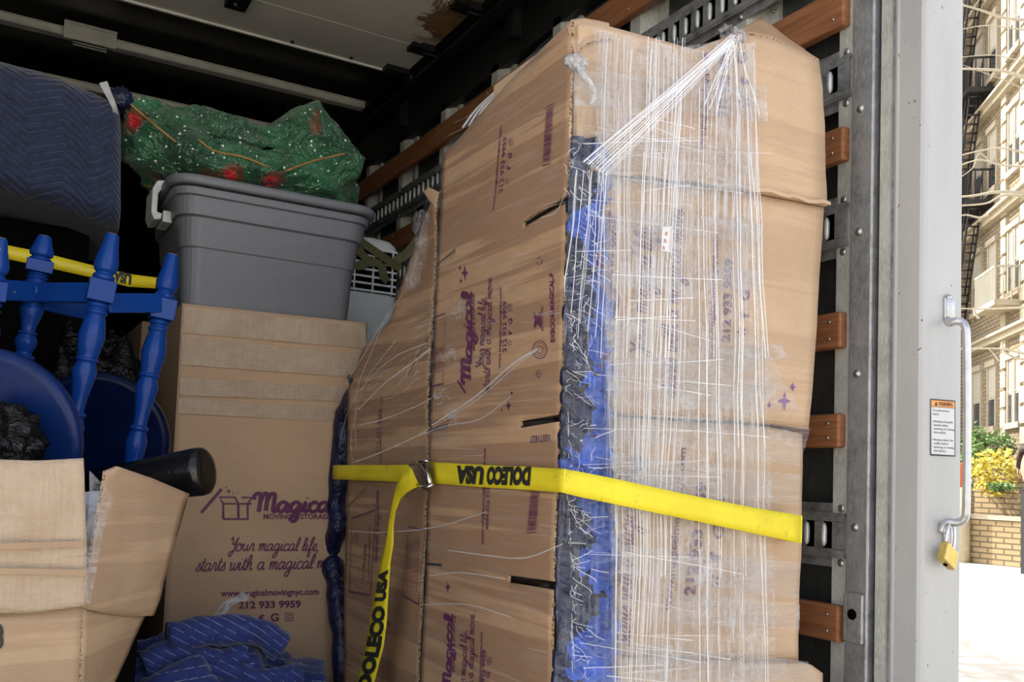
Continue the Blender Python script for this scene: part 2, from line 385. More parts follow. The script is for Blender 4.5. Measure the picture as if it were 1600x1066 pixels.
def link1(name, mb, mats, parent=None, bevel=0, sub=0, smooth=False, org=None, label=None, cat=None, group=None, kind=None):
    me = bpy.data.meshes.new(name); bmesh.ops.recalc_face_normals(mb.bm, faces=mb.bm.faces)
    mb.bm.to_mesh(me); mb.bm.free()
    for m_ in (mats if isinstance(mats, (list, tuple)) else [mats]): me.materials.append(m_)
    if smooth:
        for p in me.polygons: p.use_smooth = True
    o = bpy.data.objects.new(name, me); COL.objects.link(o)
    if parent is not None:
        o.parent = parent; off = wloc(parent)
    else:
        n_ = len(me.vertices); co = np.empty(n_*3); me.vertices.foreach_get('co', co); co = co.reshape(-1, 3)
        off = Vector(((co[:, 0].min()+co[:, 0].max())/2, (co[:, 1].min()+co[:, 1].max())/2, co[:, 2].min())) if org is None else Vector(org)
        o.location = off
    me.transform(Matrix.Translation(-off)); o['_w'] = tuple(off)
    if bevel: b = o.modifiers.new('bevel', 'BEVEL'); b.width = bevel; b.segments = 2; b.limit_method = 'ANGLE'
    if sub: b = o.modifiers.new('sub', 'SUBSURF'); b.levels = sub; b.render_levels = sub
    tag(o, label, cat, group, kind); return o
def wloc(o): return Vector(o['_w'])
def tag(o, label=None, cat=None, group=None, kind=None):
    for k, v_ in (('label', label), ('category', cat), ('group', group), ('kind', kind)):
        if v_: o[k] = v_
def thing(name, loc, label, cat, group=None, kind=None):
    o = bpy.data.objects.new(name, None); COL.objects.link(o); o.location = loc; o['_w'] = tuple(loc); o.empty_display_size = .1
    tag(o, label, cat, group, kind); return o

# ------------------------------------------------------------------ patches: a curved surface that printing can be laid on
class Patch:
    def __init__(s, top, bot, warp=None):
        s.t = [Vector(p) for p in top]; s.b = [Vector(p) for p in bot]; s.w = warp
    def _e(s, L, u):
        n = len(L)-1; x = u*n; i = min(max(int(math.floor(x)), 0), n-1); return L[i].lerp(L[i+1], x-i)
    def raw(s, u, v): return s._e(s.b, u)+(s._e(s.t, u)-s._e(s.b, u))*v
    def nrm(s, u, v):
        e = .02; n_ = (s.raw(u+e, v)-s.raw(u-e, v)).cross(s.raw(u, v+e)-s.raw(u, v-e)).normalized()
        return n_ if n_.dot(Vector(EYE)-s.raw(u, v)) > 0 else -n_
    def p(s, u, v, off=0):
        q = s.raw(u, v); n_ = s.nrm(u, v)
        return q+n_*((s.w(q) if s.w else 0)+off)
    def inv(s, px, py):
        u = v = .5
        for _ in range(25):
            a = proj(s.raw(u, v)); e = 1e-3
            J = np.array([(proj(s.raw(u+e, v))-a)/e, (proj(s.raw(u, v+e))-a)/e]).T
            d = np.linalg.lstsq(J, np.array([px, py])-a, rcond=None)[0]; d = np.clip(d, -.3, .3); u += d[0]; v += d[1]
            u = min(max(u, -.5), 1.5); v = min(max(v, -.5), 1.5)
        return u, v
def sheet(mb, P, nu=24, nv=40, holes=(), off=0, thick=0, k=0, cuts_u=(), cuts_v=()):
    us = sorted(set([i/nu for i in range(nu+1)]+[h[i] for h in holes for i in (0, 1)])); vs = sorted(set([i/nv for i in range(nv+1)]+[h[i] for h in holes for i in (2, 3)]))
    G = [[mb.v(P.p(u, v, off)) for v in vs] for u in us]; fs = []
    W0 = (P.raw(1, .5)-P.raw(0, .5)).length; H0 = (P.raw(.5, 1)-P.raw(.5, 0)).length
    for i in range(len(us)-1):
        for j in range(len(vs)-1):
            cu, cv = (us[i]+us[i+1])/2, (vs[j]+vs[j+1])/2
            if any(h[0] < cu < h[1] and h[2] < cv < h[3] for h in holes): continue
            f = mb.f([G[i][j], G[i+1][j], G[i+1][j+1], G[i][j+1]], k, [(a*W0, b*H0) for a, b in ((us[i], vs[j]), (us[i+1], vs[j]), (us[i+1], vs[j+1]), (us[i], vs[j+1]))])
            f.smooth = True; fs.append(f)
    if thick:
        nn = P.nrm(.5, .5); G2 = {}
        def bk(v_):
            if v_ not in G2: G2[v_] = mb.v(v_.co-nn*thick)
            return G2[v_]
        eds = {}
        for f in fs:
            vv = list(f.verts)
            for a, b in zip(vv, vv[1:]+vv[:1]): eds.setdefault(frozenset((a, b)), []).append((a, b))
        for f in fs: mb.f([bk(v_) for v_ in reversed(f.verts)], k)
        for e in eds.values():
            if len(e) == 1: a, b = e[0]; mb.f([b, a, bk(a), bk(b)], k+1)
    return fs
def solid(mb, P, back, nu=16, nv=20, k=0):   # closed carton: front patch pushed back by vector
    sheet(mb, P, nu, nv, k=k); back = Vector(back)
    F = lambda u, v: P.p(u, v); Bk = lambda u, v: P.raw(u, v)+back
    for (a, b, N, e) in (((0, 0), (0, 1), nv, 0), ((1, 0), (1, 1), nv, 0), ((0, 0), (1, 0), nu, 0), ((0, 1), (1, 1), nu, 0)):
        for i in range(N):
            t0, t1 = i/N, (i+1)/N; q = lambda t: (a[0]+(b[0]-a[0])*t, a[1]+(b[1]-a[1])*t)
            mb.quad(F(*q(t0)), F(*q(t1)), Bk(*q(t1)), Bk(*q(t0)), k)
    n2 = 4
    for i in range(nu):
        mb.quad(Bk(i/nu, 0), Bk((i+1)/nu, 0), Bk((i+1)/nu, 1), Bk(i/nu, 1), k)
    bmesh.ops.remove_doubles(mb.bm, verts=mb.bm.verts, dist=1e-5)

# ------------------------------------------------------------------ lettering
_fc = {}
def font_polys(txt, bold=0):
    key = (txt, bold)
    if key in _fc: return _fc[key]
    cu = bpy.data.curves.new('t', 'FONT'); cu.body = txt; cu.size = 1; cu.offset = bold; cu.resolution_u = 3; cu.fill_mode = 'FRONT'
    o = bpy.data.objects.new('t', cu); COL.objects.link(o); dg = bpy.context.evaluated_depsgraph_get(); dg.update()
    me = bpy.data.meshes.new_from_object(o.evaluated_get(dg)); V = [(v.co.x, v.co.y) for v in me.vertices]; F = [tuple(p.vertices) for p in me.polygons]
    bpy.data.objects.remove(o); bpy.data.curves.remove(cu); bpy.data.meshes.remove(me)
    xs = [a for a, b in V]; x0, x1 = min(xs), max(xs); H = .72
    _fc[key] = ([((x-x0)/(x1-x0), y/H) for x, y in V], F); return _fc[key]
GL = {'a': (1.05, [[(.75, .85), (.45, 1), (.12, .75), (.05, .35), (.25, .02), (.5, .15), (.75, .6), (.78, .95)], [(.78, .95), (.72, .3), (.85, .02), (1.05, .2)]]),
 'o': (.95, [[(.5, 1), (.2, .9), (.03, .45), (.2, .03), (.55, .05), (.78, .45), (.68, .88), (.45, 1), (.55, .75), (.95, .8)]]),
 'u': (1.05, [[(.0, .7), (.13, 1), (.12, .3), (.3, .02), (.6, .25), (.75, .95)], [(.75, .95), (.7, .3), (.85, .02), (1.05, .2)]]),
 'r': (.85, [[(0, .1), (.25, .9), (.27, 1.1), (.35, .93), (.6, .9), (.55, .3), (.68, .02), (.85, .2)]]),
 'm': (1.25, [[(.0, .7), (.13, 1), (.1, 0)], [(.1, .1), (.25, .8), (.43, 1), (.53, .8), (.5, 0)], [(.5, .1), (.65, .8), (.83, 1), (.95, .8), (.9, .2), (1.05, .02), (1.25, .2)]]),
 'g': (1.05, [[(.75, .85), (.45, 1), (.12, .75), (.05, .35), (.25, .02), (.5, .15), (.75, .6), (.78, .95)], [(.78, .95), (.7, -.5), (.45, -.95), (.15, -.75), (.35, -.35), (1.05, .2)]]),
 'i': (.5, [[(.0, .2), (.2, .98), (.12, .25), (.3, .02), (.5, .2)], [(.3, 1.38), (.32, 1.46)]]),
 'c': (.8, [[(.7, .8), (.5, 1), (.15, .8), (.05, .35), (.3, .02), (.6, .08), (.8, .25)]]),
 'l': (.5, [[(0, .15), (.35, .9), (.45, 1.7), (.3, 1.9), (.15, 1.5), (.12, .3), (.3, .02), (.5, .2)]]),
 'f': (.6, [[(0, .15), (.4, 1.1), (.55, 1.75), (.4, 1.95), (.22, 1.5), (.2, 0), (.12, -.7), (.28, -.85), (.4, -.4), (.3, .1), (.6, .2)]]),
 'e': (.8, [[(0, .2), (.5, .5), (.6, .85), (.4, 1), (.12, .75), (.08, .3), (.3, .02), (.6, .08), (.8, .25)]]),
 ',': (.4, [[(.15, .1), (.2, 0), (.05, -.3)]]), '.': (.4, [[(.12, .02), (.16, .1)]]), ' ': (.6, []),
 's': (.68, [[(0, .15), (.35, .85), (.38, 1.1), (.5, .7), (.55, .25), (.3, 0), (.08, .12)]]),
 't': (.55, [[(.0, .2), (.25, 1), (.32, 1.6)], [(.32, 1.6), (.2, .4), (.3, .02), (.55, .2)], [(0, 1.1), (.55, 1.15)]]),
 'w': (1.15, [[(.0, .7), (.13, 1), (.12, .3), (.28, .02), (.5, .3), (.57, .95), (.55, .3), (.72, .02), (.95, .35), (1.0, .95), (1.15, .8)]]),
 'h': (.95, [[(0, .15), (.35, .9), (.45, 1.7), (.3, 1.9), (.15, 1.5), (.1, 0)], [(.1, .1), (.3, .8), (.5, 1), (.62, .8), (.56, .25), (.7, .02), (.95, .2)]]),
 'v': (.9, [[(.0, .75), (.15, 1), (.2, .4), (.32, .02), (.6, .4), (.68, .95), (.9, .8)]]),
 'Y': (1.05, [[(0, 1.5), (.15, 1.9), (.33, 1.5), (.4, 1.0), (.65, .9), (1.0, 1.9)], [(1.0, 1.9), (.8, .3), (.5, -.7), (.15, -.6), (.3, -.2), (1.0, .1)]]),
 'M': (1.75, [[(-.2, 1.2), (-.2, 1.6), (.05, 1.85), (.3, 1.6), (.3, 0)], [(.3, 1.0), (.5, 1.7), (.7, 1.85), (.85, 1.6), (.85, .1)], [(.85, 1.0), (1.05, 1.7), (1.3, 1.85), (1.45, 1.6), (1.42, .3), (1.55, .02), (1.75, .2)]])}
def crom(P, n=5):
    P = [np.array(p, float) for p in P]
    if len(P) < 3: return P
    Q = [2*P[0]-P[1]]+P+[2*P[-1]-P[-2]]; out = []
    for i in range(1, len(Q)-2):
        for k in range(n):
            t = k/n; a, b, c, d = Q[i-1:i+3]
            out.append(.5*((2*b)+(-a+c)*t+(2*a-5*b+4*c-d)*t*t+(-a+3*b-3*c+d)*t**3))
    return out+[P[-1]]
def strip2(P, w):
    V, F = [], []
    for i, p in enumerate(P):
        t = P[min(i+1, len(P)-1)]-P[max(i-1, 0)]; t = t/(np.linalg.norm(t)+1e-9); n_ = np.array([-t[1], t[0]])*w/2
        V += [tuple(p+n_), tuple(p-n_)]
        if i: F.append((2*i-2, 2*i-1, 2*i+1, 2*i))
    return V, F
def script_polys(txt, w=.16, shear=.3):
    V, F, x = [], [], 0
    for ch in txt:
        adv, st = GL[ch]
        for s_ in st:
            P = [np.array([x+q[0]+shear*q[1], q[1]]) for q in crom(s_)]; v, f = strip2(P, w)
            n0 = len(V); V += v; F += [tuple(n0+i for i in q) for q in f]
        x += adv
    return [(a/x, b/1.85) for a, b in V], F
def icon_polys(kind):
    V, F = [], []
    def add(P, closed=False):
        n0 = len(V); V.extend(P); F.append(tuple(range(n0, n0+len(P))))
    def stroke(P, w, loop=False):
        P = [np.array(p, float) for p in P]
        if loop: P = P+[P[0]]
        v, f = strip2(P, w); n0 = len(V); V.extend(v); F.extend([tuple(n0+i for i in q) for q in f])
    circ = lambda cx, cy, r, n=16: [(cx+r*math.cos(2*math.pi*i/n), cy+r*math.sin(2*math.pi*i/n)) for i in range(n)]
    if kind == 'instagram':
        P = []
        for cx, cy, a0 in ((.75, .75, 0), (.25, .75, 90), (.25, .25, 180), (.75, .25, 270)):
            P += [(cx+.22*math.cos(math.radians(a0+a)), cy+.22*math.sin(math.radians(a0+a))) for a in (0, 30, 60, 90)]
        stroke(P, .09, True); stroke(circ(.5, .5, .22), .09, True); add(circ(.76, .76, .05, 6))
    elif kind == 'burst':
        for i in range(5):
            a = math.radians(90+72*i); d = np.array([math.cos(a), math.sin(a)]); e = np.array([-d[1], d[0]]); c = np.array([.5, .5])
            add([tuple(c+d*.12), tuple(c+d*.5+e*.13), tuple(c+d*.5-e*.13)])
    elif kind == 'star':
        P = []
        for i in range(4):
            a = math.radians(90+90*i); b = a+math.radians(45)
            P += [(.5+.5*math.cos(a), .5+.5*math.sin(a)), (.5+.19*math.cos(b), .5+.19*math.sin(b))]
        add(P)
    elif kind == 'bar':
        random.seed(3); stroke([(0, 0), (1, 0), (1, 1), (0, 1)], .02, True); x = .05
        while x < .95: w = random.choice((.008, .012, .02)); add([(x, .08), (x+w, .08), (x+w, .92), (x, .92)]); x += w+random.choice((.008, .012, .018))
    elif kind == 'box':
        stroke([(.12, .05), (.88, .05), (.88, .72), (.12, .72)], .09, True); stroke([(.6, .05), (.6, .72)], .08)
        stroke([(.12, .72), (0, 1), (.5, 1), (.6, .72), (1, .72)], .08); stroke([(.88, .72), (1, 1), (.7, 1)], .08)
    elif kind == 'line': stroke([(0, .5), (1, .5)], 1)
    elif kind == 'ring': stroke(circ(.5, .5, .47, 24), .04, True); stroke(circ(.5, .5, .36, 24), .02, True); stroke(circ(.5, .5, .22, 8), .04, True)
    elif kind == 'ring1': stroke(circ(.5, .5, .45, 20), .08, True); stroke([(.5, .2), (.5, .5), (.3, .75)], .08); stroke([(.5, .5), (.7, .75)], .08)
    elif kind == 'bow': add([(0, 0), (1, 0), (.72, .5), (.28, .5)]); add([(.28, .5), (.72, .5), (1, 1), (.62, 1), (.5, .8), (.38, 1), (0, 1)])
    elif kind == 'recycle':
        for i in range(3):
            a = math.radians(90+120*i); stroke([(.5+.45*math.cos(a+q), .5+.45*math.sin(a+q)) for q in (0, .4, .8, 1.2, 1.6)], .12)
    elif kind == 'frame': stroke([(0, 0), (1, 0), (1, 1), (0, 1)], .03, True)
    elif kind == 'tri': add([(0, 0), (1, 0), (.5, 1)])
    return V, F
class Print:
    def __init__(s, P, off=.0012): s.P = P; s.mb = MB(); s.off = off
    def put(s, polys, a, b, c, k=0, uvspace=False):
        V, F = polys
        A, B, C_ = (np.array(q if uvspace else s.P.inv(*q)) for q in (a, b, c))
        vs = [s.mb.v(s.P.p(*(A+(B-A)*x+(C_-A)*y), s.off)) for x, y in V]
        for f in F:
            if len(set(f)) >= 3: s.mb.f([vs[i] for i in f], k)
    def text(s, t, a, b, c, bold=.012, **kw): s.put(font_polys(t, bold), a, b, c, **kw)
    def script(s, t, a, b, c, w=.2, shear=.3, **kw): s.put(script_polys(t, w, shear), a, b, c, **kw)
    def icon(s, kind, cx, cy, w, h, rot=False, **kw):
        # rot: the motif lies on its side (its up points to the left)
        if rot: s.put(icon_polys(kind), (cx+w/2, cy+h/2), (cx+w/2, cy-h/2), (cx-w/2, cy+h/2), **kw)
        else: s.put(icon_polys(kind), (cx-w/2, cy+h/2), (cx+w/2, cy+h/2), (cx-w/2, cy-h/2), **kw)
    def glyph(s, ch, cx, cy, w, h, rot=False, bold=.03):
        V, F = font_polys(ch, bold); ys = [b for a, b in V]; y0, y1 = min(ys), max(ys); pol = ([(a, (b-y0)/(y1-y0)) for a, b in V], F)
        if rot: s.put(pol, (cx+w/2, cy+h/2), (cx+w/2, cy-h/2), (cx-w/2, cy+h/2))
        else: s.put(pol, (cx-w/2, cy+h/2), (cx+w/2, cy+h/2), (cx-w/2, cy-h/2))
    def done(s, name, parent, m_=None, label=None): return link(name, s.mb, m_ or INK, parent, label=label)

# ================================================================== TRUCK BODY (the setting)
XW = 1.70; XL = -.75; Y0 = 1.42; YF = 6.0; ZB = .95; ZR = 3.66
def struct(name, mb, m_, **kw): return link(name, mb, m_, kind='structure', **kw)
b = MB(); b.box((XL-.05, 1.22, ZB-.12), (XW+.05, YF, ZB)); struct('floor', b, FLOORM)
b = MB(); b.box((XW+.045, 1.36, ZB), (XW+.09, YF, ZR)); struct('wall_right', b, PANEL)
b = MB(); b.box((XL-.09, 1.24, ZB), (XL-.045, YF, ZR)); struct('wall_left', b, PANEL)
b = MB(); b.box((XL-.1, YF, ZB), (XW+.1, YF+.05, ZR)); struct('wall_front', b, DARKM)
b = MB(); b.box((XL-.1, 1.24, ZR), (XW+.13, YF, ZR+.03)); struct('ceiling', b, BLKROOF)
# level cap rail where wall meets roof
b = MB(); b.box((XW-.02, 1.42, 3.44), (XW+.045, YF, ZR)); b.box((XW+.0, 1.42, 3.24), (XW+.045, YF, 3.44)); struct('trim_1', b, BLKM)
# street
b = MB(); b.box((-60, -60, -.1), (90, 120, 0)); struct('ground', b, PAVE)

# wall posts: pressed hat sections riveted to the liner
def hat_post(y):
    t = thing('wall_post', (XW, y+.05, ZB), None, None)
    b = MB(); b.obox((XW, y-.0, ZB), (.045, 0, 0), (0, .05, 0), (0, 0, 2.32)); b.obox((XW+.030, y-.03, ZB), (.015, 0, 0), (0, .03, 0), (0, 0, 2.30)); b.obox((XW+.030, y-.085, ZB), (.015, 0, 0), (0, .03, 0), (0, 0, 2.3))
    b.hexa([(XW, y, ZB), (XW+.04, y-.05, ZB), (XW+.045, y-.05, ZB), (XW+.006, y, ZB), (XW, y, ZB+2.31), (XW+.04, y-.05, ZB+2.31), (XW+.045, y-.05, ZB+2.31), (XW+.006, y, ZB+2.31)])
    return b, t
PY = [1.78, 2.25, 2.72, 3.185, 3.66, 4.13, 4.59, 5.06, 5.53]
desc = ['nearest the doorway, above the leaning carton', 'behind the crumpled top of the wrapped pallet', 'beside the top left corner of the wrapped pallet', 'at the top, just left of the wrapped pallet', 'fourth from the dark front corner', 'between the black front corner and the cam-strapped pile', 'the one next to the green fabric bag', 'in the black corner', 'furthest in']
for i, y in enumerate(PY[:7]):
    b, t = hat_post(y); bpy.data.objects.remove(t)
    o = link('wall_post', b, HAT, label='grey pressed steel wall post '+desc[i], cat='post', group='wall posts')
    c = MB()
    for z in np.arange(1.05, 3.2, .3):
        c.lathe((XW+.030, y-.07, z), (XW+.024, y-.07, z), [(0, .006), (1, .004)], 8)
    link('rivet', c, STEEL, o)
# wooden lashing rails along the wall
WR = [(3.065, 3.165, 1.45, 'dark red wooden rail highest on the wall, behind the pallet top', WOOD), (2.685, 2.78, 1.435, 'orange brown wooden rail at the top right beside the leaning carton flap', WOOD),
      (2.362, 2.442, 1.432, 'wooden rail between the two upper slotted tracks', WOOD), (1.925, 2.008, 1.432, 'wooden rail just below the middle slotted track', WOOD),
      (1.697, 1.774, 1.432, 'wooden rail beside the kink between two wrapped cartons', WOOD), (1.262, 1.343, 1.426, 'wooden rail lowest in view, beside the steel latch plate', WOOD)]
for z0, z1, y0, lab, mm in WR:
    b = MB(); b.box((XW-.028, y0, z0), (XW, 5.6, z1))
    o = link('lashing_rail', b, mm, bevel=.005, label=lab, cat='rail', group='wooden lashing rails')
    c = MB()
    for yy in (y0+.03,)+tuple(y-.0+.025 for y in PY):
        for zz in (z0+.022, z1-.022): c.lathe((XW-.0275, yy, zz), (XW-.031, yy, zz), [(0, .005), (1, .003)], 8)
    link('screw', c, STEEL, o)
# slotted logistics track
def etrack(zc, y0, y1, mats, label):
    h = .0725; pr = XW-.016; b = MB()
    z0, z1 = zc-h, zc+h
    b.box((XW-.003, y0, z0), (XW, y1, z0+.024)); b.box((XW-.003, y0, z1-.024), (XW, y1, z1))
    for za, zb in ((z0+.022, z0+.03), (z1-.03, z1-.022)): b.box((pr+.002, y0, za), (XW, y1, zb))
    b.box((pr, y0, z0+.028), (pr+.003, y1, z0+.042)); b.box((pr, y0, z1-.042), (pr+.003, y1, z1-.028))
    b.box((XW-.001, y0+.002, z0+.03), (XW+.001, y1, z1-.03), 2)
    y = y0+.008; n = 0; first = True
    while y < y1-.02:
        b.box((pr, y-(.008 if first else 0), z0+.041), (pr+.003, y+.024, z1-.041)); first = False
        y += .0508
    y = y0+.008+.024
    nn = 0
    while y < y1-.06 and nn < 85:
        # rolled lip at the far side of each slot
        pts = [(pr+.004, y+.026, z0+.046+i*(z1-z0-.092)/8) for i in range(9)]
        b.tube(pts, [.003, .006, .007, .007, .007, .007, .007, .006, .003], 8, 1); y += .0508; nn += 1
    o = link('slotted_track', b, mats, label=label, cat='track', group='slotted cargo tracks')
    c = MB()
    for yy in [y0+.016]+[y+.02 for y in PY if y+.02 < y1]:
        for zz in (z0+.011, z1-.011): c.lathe((XW-.003, yy, zz), (XW-.0085, yy, zz), [(0, .0095), (.6, .0085), (1, .004)], 12)
    link('rivet', c, STEEL, o); return o
ETS = [(2.925, 1.50, 'highest slotted steel track, above the crumpled carton top'), (2.565, 1.427, 'slotted steel track at top right beside the open carton flap'),
       (2.213, 1.43, 'slotted steel track below the overhanging top carton'), (1.498, 1.424, 'slotted steel track the yellow strap hooks into')]
for zc, y0, lab in ETS:
    etrack(zc, y0, 5.0, (GALV2, BARM, DARKM), lab)
# rear frame
b = MB(); b.box((XW-.004, 1.395, ZB), (XW+.05, Y0+.045, 3.6), 0); struct('trim_2', b, HAT)
b = MB()
b.box((XW-.016, 1.358, ZB), (XW+.01, 1.418, 3.6)); o2 = struct('trim_3', b, GALV, bevel=.004)
c = MB()
for z in (2.47, 2.185, 1.862, 1.52, 1.16): c.lathe((XW-.016, 1.392, z), (XW-.022, 1.392, z), [(0, .010), (.5, .009), (.8, .006), (.85, .003), (1, .003)], 14)
link('rivet', c, STEEL, o2)
b = MB(); b.box((XW+.005, 1.31, ZB), (XW+.05, 1.36, 3.6)); struct('trim_4', b, GAPM)  # near-black strip stands in for the dark of the gap in the frame
b = MB(); b.box((XW-.006, 1.322, ZB), (XW+.02, 1.346, 3.6), 0); b.box((XW+.004, 1.311, ZB), (XW+.02, 1.322, 3.6), 1); struct('trim_5', b, (HAT, GALV2))
# white rear corner post: inner face, thin folded lip, rear face
b = MB()
prof = [(XW-.002, 1.312), (XW-.004, 1.306), (XW-.002, 1.300), (XW-.002, 1.247), (XW+.003, 1.241), (XW+.012, 1.238), (XW+.126, 1.238), (XW+.132, 1.241), (XW+.134, 1.248), (XW+.134, 1.34), (XW+.04, 1.34), (XW+.04, 1.312)]
vv = [[b.v((x, y, z)) for x, y in prof] for z in (ZB-.5, 3.8)]
for i in range(len(prof)):
    j = (i+1) % len(prof); f = b.f([vv[0][i], vv[0][j], vv[1][j], vv[1][i]])
b.f(vv[0]); b.f(vv[1][::-1]); struct('trim_6', b, WHITE)
b = MB(); b.box((XW+.125, 1.26, ZB-.3), (XW+.134, YF, 3.72)); struct('trim_7', b, WHITE)
b = MB(); b.box((XL-.14, 1.24, ZB-.5), (XL-.0, 1.36, 3.8)); struct('trim_8', b, WHITE)
b = MB(); b.box((XL-.14, 1.24, 3.62), (XW+.13, 1.36, 3.85)); struct('trim_9', b, WHITE)
b = MB(); b.box((XL-.1, 1.2, ZB-.16), (XW+.1, 1.36, ZB-.005)); struct('trim_10', b, GALV)
# rolled up overhead door: panels, hinge seams, rollers in the black track
dr = thing('door_1', (.4, 2.5, 3.47), None, None, kind='structure')
ys = [3.935, 3.63, 3.2, 2.77, 2.34, 1.91, 1.48]
for i in range(len(ys)-1):
    b = MB(); b.box((XL+.07, ys[i+1]+.002, 3.47), (1.60, ys[i]-.002, 3.487)); link('door_panel', b, DOOR, dr, bevel=.002)
b = MB(); b.box((XL+.07, 3.925, 3.462), (1.60, 3.937, 3.49)); link('edge_strip', b, BOWM, dr)
for y in (3.63, 3.2, 2.77):
    b = MB(); b.box((1.50, y-.035, 3.452), (1.60, y+.035, 3.470)); b.box((1.54, y-.05, 3.44), (1.60, y-.03, 3.47)); b.tube([(1.56, y, 3.448), (1.69, y, 3.448)], .006, 8); b.lathe((1.63, y, 3.448), (1.655, y, 3.448), [(0, .022), (1, .022)], 14); link('hinge_roller', b, BLKM, dr)
b = MB(); b.box((1.49, 3.86, 3.445), (1.60, 3.93, 3.470)); b.lathe((1.60, 3.88, 3.44), (1.63, 3.88, 3.44), [(0, .024), (1, .024)], 14); link('hinge_roller', b, BLKM, dr)
c = MB()
for x in (1.06, 1.33): c.lathe((x, 3.90, 3.47), (x, 3.90, 3.463), [(0, .010), (1, .007)], 8)
link('bolt', c, BLKM, dr)
b = MB(); p = atz(372, 2, 3.455); b.box((p.x-.05, p.y-.12, 3.42), (p.x+.03, p.y+.01, 3.47)); b.tube([(p.x-.03, p.y-.05, 3.42), (p.x, p.y-.03, 3.41)], .012, 8); link('pull_bracket', b, BLKM, dr)
b = MB()
b.box((1.60, 1.45, 3.40), (1.66, 4.5, 3.415)); b.box((1.655, 1.45, 3.40), (1.665, 4.5, 3.485)); b.box((1.60, 1.45, 3.475), (1.66, 4.5, 3.485))
link('track_channel', b, BLKM, dr)
for y in (3.0, 4.1): b = MB(); b.box((1.66, y, 3.3), (1.70, y+.05, 3.47)); link('track_bracket', b, BLKM, dr)
# roof bows
def bow(y, z, label, box=False):
    b = MB(); b.box((XL, y-.0, z), (XW, y+.010, z+.035)); b.box((XL, y-.012, z+.033), (XW, y+.010, z+.037)); b.box((XL, y, z-.001), (XW, y+.045, z+.002))
    o = link('roof_bow', b, BOWM, label=label, cat='roof bow', group='roof bows')
    if box:
        p, q = aty(100, 40, y-.02), aty(182, 60, y-.02)
        c = MB(); c.box((p.x, y-.035, z-.022), (q.x, y-.013, z+.055)); c.box((p.x+.0, y-.045, z+.045), (q.x, y-.035, z+.057)); c.box((p.x+.04, y-.03, z-.055), (q.x-.04, y-.01, z-.022), 1)
        for dx in (.02, .06): c.tube([(p.x+.04, y-.038, z-.03-dx*.3), (q.x-.04, y-.038, z-.03-dx*.3)], .003, 6)
        link('joint_cover', c, (BOWM, BLKM), o)
bow(4.66, 3.572, 'galvanised roof bow carrying the bright joint cover, nearest the rolled door', True)
bow(5.20, 3.54, 'galvanised roof bow behind, low above the green bag')

# ---- latch plate on the frame, grab handle, padlock, warning sticker
t = thing('latch_plate', (XW-.02, 1.39, 1.262), 'grey steel strike plate with a round hole, low on the door frame', 'latch plate')
b = MB(); b.box((XW-.027, 1.362, 1.268), (XW-.017, 1.402, 1.376)); b.box((XW-.024, 1.396, 1.27), (XW-.016, 1.416, 1.374)); link('plate', b, GALV, t, bevel=.003)
b = MB(); b.lathe((XW-.0275, 1.388, 1.330), (XW-.0285, 1.388, 1.330), [(0, .012), (1, .012)], 20); link('hole', b, DARKM, t)
HY = 1.238
def hp(px, py, d=0): q = aty(px, py, HY-d); return q
t = thing('grab_handle', hp(1490, 830), 'bent aluminium grab handle on the white rear corner post', 'grab handle')
b = MB()
c1, c2 = aty(1481, 478, HY), aty(1487, 840, HY)
for (px, pa, pb) in ((1480, 459, 508), (1479, 812, 872)):
    a, d = hp(px, pa), hp(px, pb); b.tube([(a.x, HY-.004, a.z-.012), (a.x, HY-.004, d.z+.012)], .0125, 12); 
    b.box((a.x-.0135, HY-.006, d.z+.010), (a.x+.0135, HY, a.z-.010))
link('mounting_foot', b, HANDLEM, t, bevel=.002)
P = [(1480, 500, .012), (1484, 505, .022), (1494, 502, .035), (1503, 504, .045), (1508, 511, .052), (1510, 525, .054), (1511, 600, .055), (1511, 700, .055), (1510, 790, .054), (1508, 808, .050), (1502, 815, .042), (1492, 817, .030), (1480, 816, .016), (1474, 822, .008), (1471, 832, .004)]
pts = [hp(*q) for q in P]; pp = crom([tuple(q) for q in pts], 4)
b = MB(); b.tube(pp, .0085, 14); link('bar', b, HANDLEM, t)
c = MB()
for (px, py) in ((1478, 466), (1478, 488), (1476, 835)): q = hp(px, py); c.lathe((q.x, HY-.006, q.z), (q.x, HY-.012, q.z), [(0, .008), (.6, .007), (1, .003)], 12)
link('bolt', c, STEEL, t)
t = thing('padlock', hp(1487, 892, .02), 'small brass padlock hanging from the foot of the grab handle', 'padlock')
b = MB(); a0 = hp(1476, 848, .022); U = Vector((.044, 0, -.030)); V_ = Vector((-.011, 0, -.0285)); a1 = hp(1483, 847, .034)
b.obox(a1, U*.82, Vector((0, .02, 0)), V_*1.25); link('body', b, BRASS, t, bevel=.003)
b = MB(); e1 = a1+U*.08+Vector((0, .01, 0)); e2 = a1+U*.62+Vector((0, .01, 0)); up = -V_.normalized()*.02+Vector((0, 0, .016))
b.tube(crom([tuple(e1-U*.0), tuple(e1+up*.8), tuple((e1+e2)/2+up*1.6), tuple(e2+up*.8), tuple(e2)], 5), .0032, 10); link('shackle', b, CHROME, t)
b = MB(); q = a1+V_*1.25+U*.4+Vector((0, .004, 0)); b.lathe(q+Vector((-.001, .006, .0)), q+Vector((-.002, .006, -.002)), [(0, .0045), (1, .0045)], 10); link('keyhole', b, DARKM, t)
